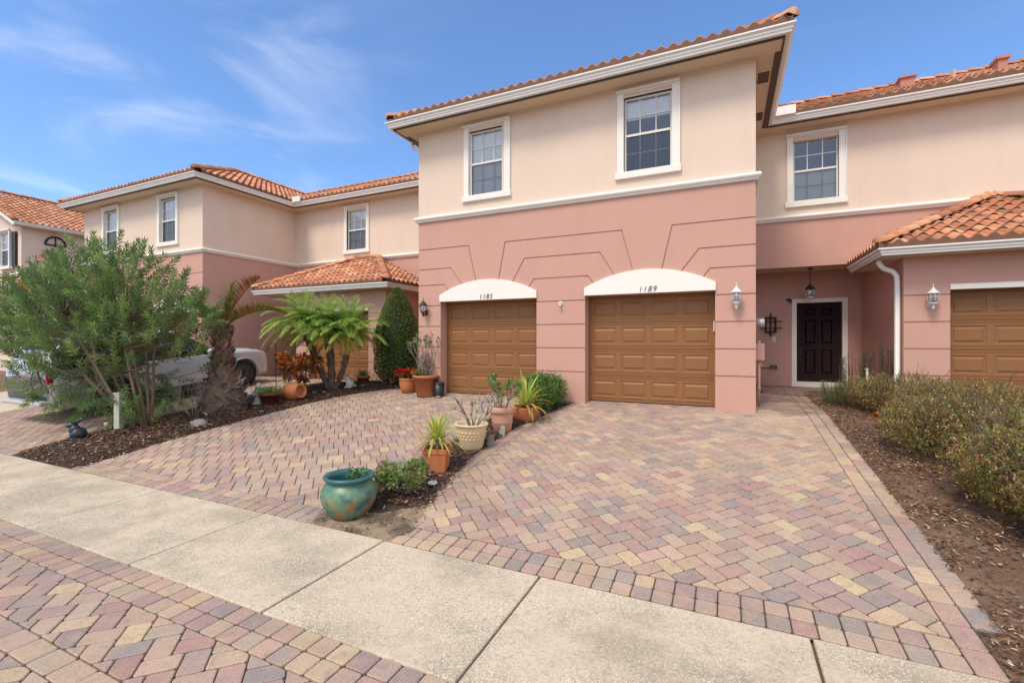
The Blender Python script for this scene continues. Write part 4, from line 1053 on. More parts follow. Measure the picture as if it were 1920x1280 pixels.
# ---- conical ficus
def cloud(r, n, fn, L, W, pal, b=None, up=.4):
    b = b or MB()
    for i in range(n):
        p, nrm = fn(r); d = (nrm * .7 + rdir(r) * .8 + UP * up * .5).normalized(); c = tuple(x * r.uniform(.7, 1.3) for x in r.choice(pal))
        b.leaf(p, d, rdir(r), r.uniform(.7, 1.2) * L, W * r.uniform(.8, 1.2), c)
    return b
def cone_bush(x, y):
    r = random.Random(3); o = root_of('conical_shrub', x, y, 'dense dark green conical shrub between the garages', 'shrub'); z0 = gz(y)
    part('trunk', o, 'bark', lambda b: b.tube([(x, y, z0 - .05), (x, y, z0 + 1.9)], [.05, .02], 7))
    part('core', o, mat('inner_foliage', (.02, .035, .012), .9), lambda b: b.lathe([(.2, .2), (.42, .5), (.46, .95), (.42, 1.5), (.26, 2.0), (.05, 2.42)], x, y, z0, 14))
    def fn(r):
        h = r.random() ** 1.15; z = .1 + 2.52 * h; ra = .57 * min(1, (.45 + z * 1.3)) * (max(0, 1 - max(0, (z - 1.0) / 1.63) ** 2.0)) ** .75; a = r.uniform(0, 2 * pi)
        ra *= 1 + .12 * mnoise.noise((cos(a) * 2, sin(a) * 2, z * 2)) ; ra = max(.02, ra) * (1 - .22 * r.random() ** 2)
        return Vector((x + cos(a) * ra, y + sin(a) * ra, z0 + z)), Vector((cos(a), sin(a), .3))
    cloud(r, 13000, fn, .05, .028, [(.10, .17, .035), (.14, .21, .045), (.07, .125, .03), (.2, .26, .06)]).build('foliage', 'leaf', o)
cone_bush(-7.98, 9.95)

# ---- hedge bushes (right) and box hedge (centre)
def hedge_bush(x, y, rx, ry, h, n, L, W, pal, label, cat, name, group, seed, nst=26, boxy=2.4, floor=.02, twig=.5):
    r = random.Random(seed); o = root_of(name, x, y, label, cat, group); z0 = gz(y)
    bs = MB()
    for i in range(nst):
        a = r.uniform(0, 2 * pi); q = r.random() ** .5; e = Vector((x + cos(a) * rx * q * .8, y + sin(a) * ry * q * .8, z0 + h * r.uniform(.6, 1.12)))
        st = Vector((x + cos(a) * .12 * rx * 2 * r.random(), y + sin(a) * .12 * ry * 2 * r.random(), z0 - .03)); m = st.lerp(e, .5) + rdir(r) * .06
        bs.tube([st, m, e], [.008, .006, .003], 4, caps=False)
        for k in range(4):
            p = m.lerp(e, r.random()); bs.tube([p, p + (rdir(r, 0, 1) + (e - m).normalized()) * .12], [.004, .002], 3, caps=False)
    bs.build('stem', 'bark', o)
    def fn(r):
        while True:
            q = Vector((r.uniform(-1, 1), r.uniform(-1, 1), r.uniform(-1, 1)))
            m = (abs(q.x) ** boxy + abs(q.y) ** boxy + abs(q.z) ** boxy)
            if m < 1 and r.random() < m ** .8 + .12: break
        z = (q.z * .5 + .5) * h; k = 1 + .16 * mnoise.noise(Vector((x + q.x * 2, y + q.y * 2, z * 3)))
        k *= (.82 + .25 * (z / h) ** .5)
        p = Vector((x + q.x * rx * k, y + q.y * ry * k, z0 + floor + z * (1 + .12 * mnoise.noise(Vector((x * 2 + q.x * 3, y * 2 + q.y * 3, 0))))))
        return p, Vector((q.x, q.y, q.z + .3)).normalized()
    b = MB(); sub = MB()
    k = 0
    while k < n:
        p, nr = fn(r)
        # clumped sprigs: 5-7 leaves on a short twig
        if mnoise.noise(p * 4.5 + Vector((seed, 0, 0))) < -.28 and r.random() < .8: continue
        d = (nr * .5 + UP * .7 + rdir(r) * .6).normalized(); tone = r.choice(pal); l = L * 2.4
        for i in range(6):
            pt = p + d * l * i / 6; c = tuple(x_ * r.uniform(.75, 1.3) for x_ in tone)
            b.leaf(pt, (d * .6 + rdir(r)).normalized(), UP, L * r.uniform(.7, 1.2), W * r.uniform(.8, 1.2), c)
        k += 6
    b.build('foliage', 'leaf', o)
    return o
OL = [(.32, .26, .07), (.24, .22, .06), (.40, .32, .09), (.18, .19, .055), (.40, .25, .10), (.30, .17, .08), (.16, .19, .055), (.5, .42, .15), (.25, .15, .09)]
HB = [(2.62, 9.55, .72, .62, .62, 6000, 'thin green and bronze hedge bush beside the downspout'),
      (3.05, 8.3, .85, .8, .72, 8500, 'bronze-green hedge bush in front of the pink pier of the garage wing'),
      (2.45, 7.35, .62, .6, .68, 8500, 'hedge bush with a tiny red bloom at its foot'),
      (3.05, 6.55, .8, .75, .78, 9500, 'straggly olive hedge bush in front of the right garage door'),
      (2.55, 5.7, .6, .55, .74, 10000, 'twiggy olive hedge bush with bare stems showing at its base'),
      (2.72, 4.85, .62, .5, .78, 11000, 'near hedge bush at the right edge of the photo'),
      (3.5, 5.3, .6, .7, .82, 6000, 'hedge bush behind the near one at the right edge')]
for i, (x, y, rx, ry, h, n, lab) in enumerate(HB):
    hedge_bush(x, y, rx * 1.06, ry * 1.1, h, int(n * 2.1), .028, .017, OL, lab, 'bush', 'hedge_bush', 'hedge bushes along the right bed', 40 + i, nst=60)
hedge_bush(-3.22, 8.42, .36, .48, .58, 6500, .045, .024, [(.11, .23, .045), (.14, .28, .05), (.085, .18, .04), (.2, .34, .08)], 'clipped bright green box hedge against the pink pier', 'bush', 'box_hedge', None, 77, nst=18, boxy=3.5)
o = root_of('red_flower', 2.0, 8.35, 'small orange-red bloom at the foot of the hedge', 'flower')
part('stem', o, 'bark', lambda b: b.tube([(2.0, 8.35, gz(8.35)), (1.98, 8.33, gz(8.35) + .22)], .004, 4))
def rf(b):
    r = random.Random(2)
    for k in range(50): b.leaf(Vector((1.98, 8.33, gz(8.35) + .24)), rdir(r), UP, .05, .03, (.6, .06, .02))
part('petals', o, 'leaf', rf)

# rosemary and tall grasses beside the porch
def tuft(name, x, y, n, L, W, cols, label, cat, spread=1., rx=.3, ry=.3, seed=1, droop=.3, group=None, flat=0):
    r = random.Random(seed); o = root_of(name, x, y, label, cat, group); b = MB(); z0 = gz(y)
    part('root_crown', o, 'potsoil', lambda q: q.ell((x, y, z0), (rx * .5, ry * .5, .03)))
    for i in range(n):
        a = r.uniform(0, 2 * pi); q = r.random() ** .5; p = Vector((x + cos(a) * rx * q, y + sin(a) * ry * q, z0 - .01))
        d = (Vector((cos(a), sin(a), 0)) * spread * q + UP + rdir(r) * .25).normalized()
        strap(b, p, d, L * r.uniform(.5, 1.1), W, tuple(c * r.uniform(.75, 1.25) for c in r.choice(cols)), droop=droop, n=4)
    b.build('foliage', 'leaf', o); return o
def feathery(name, x, y, n, H_, cols, label, rx, ry, seed, sp=.5):
    r = random.Random(seed); o = root_of(name, x, y, label, 'plant'); b = MB(); bs = MB(); z0 = gz(y)
    for i in range(n):
        a = r.uniform(0, 2 * pi); q = r.random() ** .5; p = Vector((x + cos(a) * rx * q * .5, y + sin(a) * ry * q * .5, z0 - .01)); h = H_ * r.uniform(.55, 1.1)
        e = Vector((x + cos(a) * rx * q, y + sin(a) * ry * q, z0 + h)); m = p.lerp(e, .5) + Vector((cos(a), sin(a), 0)) * .03
        bs.tube([p, m, e], [.006, .005, .002], 4, caps=False)
        for k in range(int(h / .008)):
            t = .12 + .88 * r.random(); pt = p.lerp(m, t * 2) if t < .5 else m.lerp(e, t * 2 - 1)
            b.leaf(pt, (rdir(r) + UP * .6).normalized(), UP, .045, .006, tuple(c * r.uniform(.7, 1.3) for c in r.choice(cols)))
    bs.build('stem', 'bark', o); b.build('foliage', 'leaf', o); return o
feathery('rosemary_bush', 1.98, 10.35, 120, .42, [(.10, .26, .09), (.13, .32, .09), (.07, .2, .07)], 'low feathery green rosemary bush at the edge of the entry walk', .40, .62, 21)
feathery('feathery_shrub', 2.55, 11.5, 26, 1.05, [(.06, .10, .055), (.08, .12, .06)], 'tall wispy green shrub in the corner by the porch wall', .18, .25, 22)
feathery('feathery_shrub', 2.75, 10.95, 20, 1.1, [(.09, .10, .055), (.10, .09, .05)], 'tall wispy olive shrub right behind the white downspout', .14, .14, 23)
feathery('feathery_shrub', 2.35, 12.1, 14, .85, [(.05, .09, .06)], 'thin dark green shrub beside the white door frame', .12, .12, 24)
tuft('dry_grass', 2.25, 9.9, 240, .62, .008, [(.25, .13, .06), (.3, .19, .09), (.18, .12, .05)], 'dry reddish brown grass leaning out between rosemary and hedge', 'grass', 1.0, .35, .4, 31, .2)
o = root_of('garden_stake', 2.5, 11.0, 'pale weathered garden stake standing among the shrubs by the porch', 'stake')
part('stake', o, 'stone', lambda b: (b.tube([(2.5, 11.0, 0), (2.48, 11.0, .66)], .018, 7), b.ell((2.475, 11.0, .67), (.035, .02, .02))))

# ------------------------------------------------------------------ pots
def pot_profile(rb, rt, h, rim=.05, rimh=.06, wall=.025):
    return [(rb * .9, 0), (rb, .01), (rt * .94 + rb * .0, h - rimh), (rt * .945, h - rimh - .002), (rt + rim * .2, h - rimh), (rt + rim * .25, h - .01), (rt + rim * .15, h), (rt - wall, h), (rt - wall - .01, h - rimh), (rt - wall - .02, h - .07)]
def potted(name, x, y, rb, rt, h, m, label, cat='potted plant', prof=None, dz=0, soil=None, group=None):
    z = gz(y) + dz; o = thing(name, (x, y, z), label, cat, group)
    p = prof or pot_profile(rb, rt, h)
    part('pot', o, m, lambda b: b.lathe(p, x, y, z, 40))
    sr, sh = soil or (rt - .035, h - .06)
    part('soil', o, 'potsoil', lambda b: b.lathe([(sr, 0), (sr * .5, .012), (.001, .015)], x, y, z + sh, 18))
    return o, z
def twiggy(o, x, y, z, r, n, L, rad, depth, leafn, L2, W2, cols, spread=.6, up=.3, matn='barkgrey', ratio=.72, lean=(0, 0), base=.06, n2=3):
    bt = MB(); tips = []
    for i in range(n):
        a = 2 * pi * i / n + r.uniform(-.4, .4); d = (Vector((cos(a), sin(a), 0)) * spread * r.uniform(.4, 1) + UP + Vector((lean[0], lean[1], 0))).normalized()
        branch(bt, tips, r, (x + cos(a) * base, y + sin(a) * base, z - .02), d, L * r.uniform(.8, 1.15), rad * r.uniform(.7, 1.1), depth, spread * .8, up, n2, 5, ratio, .68)
    bt.build('stem', matn, o)
    if leafn:
        b = MB()
        for p, d in tips:
            for k in range(leafn):
                b.leaf(p - d * r.uniform(0, .05), (d + rdir(r) * .9).normalized(), UP, L2 * r.uniform(.7, 1.2), W2, tuple(c * r.uniform(.75, 1.25) for c in r.choice(cols)), droop=.1)
        b.build('foliage', 'leaf', o)
# teal pot
r = random.Random(60); x, y = -3.57, 3.67; z = gz(y)
TP = [(.165, -.005), (.185, .005), (.225, .06), (.262, .13), (.285, .205), (.278, .27), (.245, .32), (.215, .345), (.212, .36)]
o = thing('glazed_pot', (x, y, z), 'big round teal glazed pot with rusty orange patches at the sidewalk', 'potted plant')
part('pot', o, 'teal', lambda b: b.lathe(TP, x, y, z, 48, cap1=False))
part('rim', o, 'tealrim', lambda b: b.lathe([(.208, .35), (.225, .362), (.25, .385), (.258, .402), (.252, .415), (.235, .42), (.215, .412), (.2, .39), (.195, .35), (.20, .22), (.19, .12)], x, y, z, 48, cap0=False))
part('soil', o, 'potsoil', lambda b: b.lathe([(.205, 0), (.001, .01)], x, y, z + .2, 24))
def sprout(b, cx, cy, cz, n, r, cols, H_=.16, sp=.09, L=.07, W=.03):
    for i in range(n):
        a = r.uniform(0, 2 * pi); q = r.random(); p = Vector((cx + cos(a) * sp * q, cy + sin(a) * sp * q, cz + H_ * r.random()))
        b.leaf(p, (Vector((cos(a), sin(a), .5)) + rdir(r) * .5).normalized(), UP, L * r.uniform(.7, 1.2), W, tuple(c * r.uniform(.75, 1.25) for c in r.choice(cols)), droop=.2)
part('foliage', o, 'leaf', lambda b: sprout(b, x + .09, y + .03, z + .27, 90, r, [(.10, .2, .04), (.14, .26, .05), (.07, .15, .035)], .19))
part('stem', o, 'bark', lambda b: [b.tube([(x + .09, y + .03, z + .24), (x + .09 + dx, y + .03 + dy, z + .44)], .005, 4) for dx, dy in ((0, 0), (.04, .02), (-.03, .03))])
part('blossom', o, 'leaf', lambda b: [b.leaf(Vector((x + .06, y + .02, z + .475)), rdir(r, 0, 1), UP, .03, .02, (.75, .73, .7)) for k in range(16)])
# ground shrub
r = random.Random(61); x, y = -3.33, 4.27; z = gz(y)
o = root_of('ground_shrub', x, y, 'low leafy shrub with white blooms and bare grey stems beside the teal pot', 'shrub')
bt = MB(); tips = []
for i in range(10):
    a = 2 * pi * i / 10; branch(bt, tips, r, (x, y, z), (Vector((cos(a), sin(a), 0)) + UP * .5).normalized(), .17, .008, 2, .7, .25, 2, 4, .75, .65)
bt.build('stem', 'barkgrey', o)
b = MB()
for p, d in tips:
    for k in range(24): b.leaf(p + rdir(r) * .045, (d + rdir(r)).normalized(), UP, .052, .028, tuple(c * r.uniform(.7, 1.3) for c in r.choice([(.15, .28, .06), (.2, .34, .08), (.26, .32, .09), (.3, .18, .08)])))
b.build('foliage', 'leaf', o)
part('blossom', o, 'leaf', lambda b: [b.leaf(Vector((x, y, z + .12)) + Vector((r.gauss(0, .16), r.gauss(0, .14), r.uniform(-.02, .12))), rdir(r, -.2, 1), UP, .03, .025, (.7, .62, .6)) for k in range(60)])
# white ring
x, y = -3.12, 4.53; z = gz(y)
o = root_of('valve_ring', x, y, 'small white ring cover lying on the mulch near the square planter', 'cover', dz=.04)
part('ring', o, 'lampw', lambda b: b.tube([(x + .042 * cos(t), y + .042 * sin(t), z + .055) for t in [2 * pi * k / 20 for k in range(21)]], .015, 8)); part('well', o, 'black', lambda b: b.tube([(x, y, z + .02), (x, y, z + .05)], .035, 12))
# square planter with dracaena
x, y = -3.36, 4.98; z = gz(y); r = random.Random(62)
o = thing('square_planter', (x, y, z), 'square terracotta planter with yellow-green strap leaves drooping over it', 'potted plant')
def sq(b):
    w_, wt = .125, .155; pr = [(w_, 0), (wt * .93, .25), (wt, .25), (wt, .315), (wt - .02, .315), (wt - .025, .25)]
    ca, sa = cos(.35), sin(.35); vs = []
    for (q, zz) in pr:
        for (sx, sy) in ((-1, -1), (1, -1), (1, 1), (-1, 1)): vs.append((x + (sx * ca - sy * sa) * q, y + (sx * sa + sy * ca) * q, z + zz))
    n = len(pr); b.add(vs, [(i * 4 + k, i * 4 + (k + 1) % 4, i * 4 + 4 + (k + 1) % 4, i * 4 + 4 + k) for i in range(n - 1) for k in range(4)] + [(3, 2, 1, 0), tuple(n * 4 - 4 + k for k in range(4))])
part('pot', o, 'terra', sq, bevel=.006)
YG = [(.50, .55, .10), (.40, .50, .09), (.62, .56, .16), (.68, .48, .17)]
def drac(b, n, L, W, x, y, z, r, dead=14):
    for i in range(n):
        a = i * 2.4 + r.uniform(-.2, .2); t = i / n; el = 1.45 - 1.35 * t; d = Vector((cos(a) * cos(el), sin(a) * cos(el), sin(el)))
        col = r.choice(YG[:2] if t < .5 else YG); strap(b, (x + cos(a) * .015, y + sin(a) * .015, z + .04 - .03 * t), d, L * r.uniform(.75, 1.1), W, tuple(c * r.uniform(.8, 1.2) for c in col), droop=.9 + .6 * t, n=6)
    for i in range(dead):
        a = r.uniform(0, 2 * pi); strap(b, (x, y, z), Vector((cos(a), sin(a), r.uniform(.1, .7))), L * r.uniform(.7, 1.25), W * .5, tuple(c * r.uniform(.7, 1.2) for c in r.choice([(.42, .27, .12), (.5, .36, .2), (.3, .17, .08)])), droop=2.6, n=7)
part('foliage', o, 'leaf', lambda b: drac(b, 64, .40, .030, x, y, z + .38, r, 24))
part('stem', o, 'barkgrey', lambda b: b.tube([(x, y, z + .2), (x, y, z + .42)], [.03, .02], 8))
part('soil', o, 'potsoil', lambda b: b.lathe([(.12, 0), (.001, .01)], x, y, z + .27, 12))
# cream planter
x, y = -3.37, 5.88; r = random.Random(63)
prof = [(.135, 0), (.15, .006), (.165, .05), (.168, .06), (.175, .07), (.205, .27), (.225, .33), (.228, .345), (.245, .352), (.25, .365), (.245, .38), (.215, .38), (.205, .36), (.2, .3)]
o, z = potted('ornate_planter', x, y, 0, .235, .38, 'creampot', 'cream ornate planter holding a bare grey branching succulent', prof=prof, soil=(.2, .31))
def orn(b):
    for k in range(22):
        a = 2 * pi * k / 22
        for j in range(3):
            rr = .2 + .012 * j - .004; zz = .17 + .045 * j
            c = Vector((x + cos(a + .1 * (j % 2)) * (rr - .012), y + sin(a + .1 * (j % 2)) * (rr - .012), z + zz)); b.ell(c, (.02, .02, .012), 6, 4)
part('relief', o, 'creampot', orn)
twiggy(o, x + .04, y, z + .33, r, 6, .22, .019, 2, 0, 0, 0, None, .8, .12, ratio=.75, base=.04)
part('foliage', o, 'leaf', lambda b: sprout(b, x - .05, y, z + .88, 12, r, [(.12, .2, .05)], .04, .05, .03, .014))
# tall terracotta pot with desert rose
x, y = -3.33, 6.82; r = random.Random(64)
prof = [(.135, 0), (.145, .006), (.168, .15), (.171, .155), (.171, .165), (.185, .3), (.187, .31), (.208, .315), (.212, .33), (.222, .395), (.215, .405), (.19, .405), (.18, .38), (.175, .34)]
o, z = potted('terracotta_pot', x, y, 0, .22, .4, 'terrapale', 'pale weathered terracotta pot with a leafy desert rose shrub', prof=prof, soil=(.178, .35))
twiggy(o, x, y, z + .37, r, 6, .2, .016, 3, 8, .055, .024, [(.17, .30, .07), (.22, .36, .09), (.3, .4, .12)], .8, .12, ratio=.74, base=.05)
# terracotta bowl with bromeliad
x, y = -3.22, 7.52; r = random.Random(65)
prof = [(.16, 0), (.18, .01), (.225, .08), (.245, .16), (.24, .22), (.235, .25), (.22, .25), (.21, .2)]
o, z = potted('terracotta_bowl', x, y, 0, .24, .25, 'terra', 'round terracotta bowl with large yellow-green spiky leaves', prof=prof, soil=(.215, .2))
part('foliage', o, 'leaf', lambda b: drac(b, 56, .62, .046, x, y, z + .24, r, 14))
# trough behind box hedge
x, y = -3.75, 8.82; o = root_of('terracotta_trough', x, y, 'terracotta trough against the pink pier behind the box hedge', 'planter'); z = gz(y)
part('trough', o, 'terra', lambda b: (b.box(x - .12, x + .32, y - .1, y + .1, z, z + .42), b.box(x - .14, x + .34, y - .12, y + .12, z + .42, z + .5)), bevel=.008)
# white slate markers
for (x, y, lab) in ((-3.17, 6.08, 'grey slate plate leaning beside the cream planter'), (-3.22, 6.58, 'grey slate plate leaning at the foot of the pale terracotta pot')):
    o = root_of('slate_plate', x, y, lab, 'plate'); z = gz(y)
    part('plate', o, 'greystone', lambda b: b.add([(x - .06, y, z), (x + .06, y - .02, z), (x + .03, y + .05, z + .15), (x - .04, y + .06, z + .16), (x - .06, y + .02, z), (x + .06, y, z), (x + .03, y + .07, z + .15), (x - .04, y + .08, z + .16)], [(0, 1, 2, 3), (7, 6, 5, 4), (0, 4, 5, 1), (1, 5, 6, 2), (2, 6, 7, 3), (3, 7, 4, 0)]))

# group by left garage
x, y = -6.98, 9.1; r = random.Random(66)
prof = [(.13, 0), (.15, .01), (.19, .12), (.21, .24), (.205, .3), (.215, .31), (.215, .35), (.195, .35), (.185, .3)]
o, z = potted('terracotta_pot', x, y, 0, .21, .35, 'terra', 'round terracotta pot with red poinsettia flowers next to the largest pot', prof=prof, soil=(.19, .3))
part('foliage', o, 'leaf', lambda b: sprout(b, x, y, z + .32, 120, r, [(.10, .17, .05), (.25, .3, .06), (.07, .12, .03)], .14, .2, .1, .05))
part('blossom', o, 'leaf', lambda b: sprout(b, x - .06, y, z + .42, 150, r, [(.5, .012, .01), (.6, .03, .015), (.38, .01, .01)], .12, .23, .1, .045))
x, y = -6.28, 8.86; r = random.Random(67)
o, z = potted('terracotta_pot', x, y, .215, .29, .48, 'terra', 'largest orange terracotta pot with a tall sparse shrub left of the garage door')
twiggy(o, x, y, z + .42, r, 6, .34, .017, 3, 6, .055, .026, [(.18, .28, .08), (.24, .32, .11), (.13, .2, .07)], .7, .22, ratio=.78, base=.06)
bb = MB(); sprout(bb, x - .2, y, z + .44, 110, r, [(.3, .4, .08), (.2, .28, .06), (.35, .15, .07)], .16, .13, .08, .04)
def fn(r):
    d = rdir(r); return Vector((x - .02, y, z + .72)) + Vector((d.x * .2, d.y * .2, d.z * .28)) * r.random() ** .4, d
cloud(r, 800, fn, .05, .012, [(.18, .19, .13), (.14, .16, .10), (.22, .2, .15)], bb); bb.build('foliage', 'leaf', o)
# pedal bin
x, y = -5.93, 8.86; z = gz(y); o = thing('pedal_bin', (x, y, z), 'small black pedal bin at the edge of the left arched garage door', 'bin')
part('bucket', o, 'blackpl', lambda b: b.lathe([(.105, 0), (.108, .01), (.125, .29)], x, y, z, 28)); part('lid', o, 'blackpl', lambda b: b.lathe([(.13, .29), (.133, .3), (.128, .32), (.08, .335), (.001, .338)], x, y, z, 28))
part('pedal', o, 'meter', lambda b: b.box(x + .03, x + .11, y - .16, y - .1, z + .01, z + .03), bevel=.004)
# flower wreath in blue bucket
x, y = -8.15, 9.72; z = gz(y); r = random.Random(68); o = thing('flower_bucket', (x, y, z), 'dark blue bucket heaped with red blue and white artificial flowers', 'flowers')
part('bucket', o, mat('blue_bucket', (.03, .05, .07), .5), lambda b: b.lathe([(.09, 0), (.12, .2), (.11, .2)], x, y, z, 20))
part('flowers', o, 'leaf', lambda b: [b.leaf(Vector((x + .15, y, z + .27)) + Vector((r.gauss(0, .17), r.gauss(0, .1), r.gauss(0, .10))), rdir(r), UP, .08, .06, r.choice([(.45, .02, .02), (.02, .03, .2), (.02, .02, .08), (.7, .68, .66), (.5, .13, .06), (.3, .02, .05)])) for k in range(260)])
# white dog figurine, stones
def figure_angel(x, y):
    z = gz(y) + .05; o = thing('garden_statue', (x, y, z), 'weathered white cherub garden statue beside the stout palm', 'statue')
    part('figure', o, 'stone', lambda b: (b.lathe([(.11, 0), (.12, .04), (.09, .06), (.08, .12), (.085, .2), (.095, .28), (.075, .33), (.03, .36)], x, y, z, 16), b.ell((x, y, z + .41), (.06, .06, .068)), b.ell((x - .09, y + .06, z + .27), (.06, .03, .11), rot=Matrix.Rotation(.4, 3, 'Y')), b.ell((x + .1, y + .06, z + .27), (.06, .03, .11), rot=Matrix.Rotation(-.4, 3, 'Y')),
        b.tube([(x - .08, y - .02, z + .3), (x - .1, y - .08, z + .22), (x - .02, y - .1, z + .24)], [.03, .026, .02], 8), b.tube([(x + .08, y - .02, z + .3), (x + .1, y - .08, z + .22), (x + .02, y - .1, z + .24)], [.03, .026, .02], 8), b.ell((x, y + .01, z + .455), (.055, .055, .035), jit=.1)))
figure_angel(-9.42, 6.95)
def figure_rabbit(x, y, m, s, label, name, flop=True):
    z = gz(y) + .05; o = thing(name, (x, y, z), label, 'statue')
    def f(b):
        b.ell((x, y, z + .1 * s), (.095 * s, .12 * s, .11 * s)); b.ell((x - .02 * s, y - .04 * s, z + .17 * s), (.07 * s, .08 * s, .09 * s))
        b.ell((x - .045 * s, y - .06 * s, z + .25 * s), (.052 * s, .07 * s, .052 * s)); b.ell((x - .07 * s, y - .11 * s, z + .24 * s), (.03 * s, .035 * s, .028 * s))
        b.ell((x - .04 * s, y - .1 * s, z + .03 * s), (.045 * s, .06 * s, .03 * s)); b.ell((x + .06 * s, y - .07 * s, z + .03 * s), (.04 * s, .075 * s, .03 * s)); b.ell((x + .06 * s, y + .1 * s, z + .06 * s), (.035 * s,) * 3)
        for dx, dl in ((-.01, .12), (.025, .1)):
            b.tube([(x + dx * s - .02 * s, y - .04 * s, z + .28 * s), (x + dx * s + .03 * s, y + .0 * s, z + .335 * s), (x + dx * s + dl * s, y + .04 * s, z + .35 * s)], [.014 * s, .028 * s, .008 * s], 8)
    part('figure', o, m, f)
figure_rabbit(-10.18, 4.12, 'rabbit', 1.05, 'dark glazed rabbit statue at the corner of the mulch bed', 'rabbit_statue')
figure_rabbit(-8.72, 9.0, 'stone', 1.0, 'small white animal figurine in front of the grass-filled pot', 'garden_statue')
x, y = -8.98, 5.42; z = gz(y) + .05; o = thing('turtle_statue', (x, y, z), 'grey stone turtle lying on the mulch', 'statue')
part('figure', o, 'greystone', lambda b: (b.ell((x, y, z + .01), (.16, .13, .11), 16, 8, jit=.03), b.ell((x - .19, y - .02, z + .03), (.05, .035, .03)), *[b.ell((x + dx, y + dy, z), (.05, .03, .02)) for dx, dy in ((-.12, -.11), (.12, -.11), (.14, .1), (-.1, .12))]))
def rock(x, y, s, lab, seed):
    r_ = random.Random(seed); z = gz(y) + .045; o = thing('white_rock', (x, y, z), lab, 'rock', 'white rocks around the triple palm')
    def f(b):
        b.ell((x, y, z), (s, s * .7, s * .5), 9, 6)
        b.v = [(p[0] + s * .3 * mnoise.noise(Vector(p) * 9 + Vector((seed, 0, 0))), p[1], p[2] + s * .3 * mnoise.noise(Vector(p) * 9 + Vector((0, seed, 0)))) for p in b.v]
    part('stone', o, 'stone', f)
for i, (x, y, s, lab) in enumerate(((-9.18, 8.28, .09, 'leftmost white rock at the foot of the triple palm'), (-8.98, 8.38, .08, 'white rock at the foot of the middle palm trunk'), (-8.55, 9.3, .07, 'white rock behind the animal figurine'), (-8.4, 9.62, .08, 'white rock beside the flower bucket'), (-8.9, 7.1, .05, 'small white rock beside the dark red pot'))): rock(x, y, s, lab, i + 3)
# small pot with grass
x, y = -8.98, 9.75; r = random.Random(69)
o, z = potted('terracotta_pot', x, y, .12, .17, .27, 'terra', 'small terracotta pot with green grass in front of the left garage')
part('foliage', o, 'leaf', lambda b: [strap(b, (x + r.uniform(-.1, .1), y + r.uniform(-.1, .1), z + .2), Vector((r.uniform(-.5, .5), r.uniform(-.5, .5), 1)), r.uniform(.15, .3), .012, tuple(c * r.uniform(.8, 1.2) for c in (.16, .24, .06)), droop=.4, n=3) for k in range(130)])
# dark red pot, hook, tipped urn
x, y = -9.08, 6.98; r = random.Random(70)
o, z = potted('dark_red_pot', x, y, .15, .22, .29, 'dkpot', 'dark red pot of bright green groundcover beside the tipped urn', dz=.045)
part('foliage', o, 'leaf', lambda b: sprout(b, x, y, z + .25, 520, r, [(.13, .24, .04), (.18, .3, .06), (.3, .34, .1)], .16, .29, .045, .03))
o = thing('shepherd_hook', (-9.12, 7.16, gz(7.62)), 'black shepherd hook pole behind the dark red pot', 'garden hook')
def hook(b):
    x, y = -9.12, 7.16; z0 = gz(y); pts = [(x, y, z0), (x, y, z0 + 1.28)]
    for k in range(1, 8):
        a = pi * k / 8; pts.append((x - .13 + .13 * cos(a), y, z0 + 1.28 + .13 * sin(a)))
    pts += [(x - .27, y, z0 + 1.22), (x - .31, y, z0 + 1.18), (x - .35, y, z0 + 1.2), (x - .36, y, z0 + 1.24)]
    b.tube(pts, .008, 6)
part('pole', o, 'black', hook)
x, y = -9.0, 7.52; z = gz(y) + .05; o = thing('terracotta_urn', (x, y, z), 'terracotta urn lying tipped on its side in the mulch', 'pot')
def urn(b):
    b.T = Matrix.Translation((x - .3, y, z + .17)) @ Matrix.Rotation(radians(84), 4, 'Y') @ Matrix.Rotation(0, 4, 'Z')
    b.lathe([(.10, .0), (.12, .01), (.175, .1), (.205, .22), (.205, .34), (.17, .46), (.14, .5), (.155, .53), (.16, .55), (.14, .55), (.12, .5), (.14, .4)][::-1][::-1], 0, 0, 0, 30)
part('urn', o, 'terra', urn)
# croton
x, y = -9.45, 7.98; r = random.Random(71); o = root_of('croton_bush', x, y, 'croton bush with orange red and yellow leaves beside the triple palm', 'shrub'); z = gz(y)
bt = MB(); tips = []
for i in range(9):
    a = 2 * pi * i / 9; branch(bt, tips, r, (x + cos(a) * .05, y + sin(a) * .05, z), (Vector((cos(a), sin(a), 0)) * .5 + UP).normalized(), .46, .012, 2, .6, .25, 2, 4, .65, .7)
bt.build('stem', 'barkgrey', o); b = MB()
CRT = [(.6, .15, .04), (.7, .28, .06), (.42, .06, .03), (.62, .38, .11), (.10, .12, .03), (.55, .08, .03), (.16, .13, .04), (.13, .04, .02)]
for p, d in tips:
    for k in range(22):
        b.leaf(p + rdir(r) * .08, (d * .6 + rdir(r)).normalized(), UP, r.uniform(.11, .18), r.uniform(.055, .08), jit(r.choice(CRT), .25, r), droop=.15)
b.build('foliage', 'leaf', o)
tuft('yellow_tuft', -8.95, 7.95, 60, .2, .02, [(.3, .26, .06), (.2, .24, .05)], 'small yellow-green tuft below the croton bush', 'plant', 1.2, .12, .12, 32, .8)
# dry shrub
x, y = -9.82, 5.82; r = random.Random(72); o = root_of('dry_shrub', x, y, 'leafless grey dry shrub in front of the stout palm', 'shrub')
bt = MB(); tips = []
for i in range(13):
    a = 2 * pi * i / 13; branch(bt, tips, r, (x + cos(a) * .03, y + sin(a) * .03, gz(y)), (Vector((cos(a), sin(a), 0)) * .42 + UP).normalized(), .34, .010, 3, .45, .25, 2, 4, .66, .6)
bt.build('stem', 'barkgrey', o)
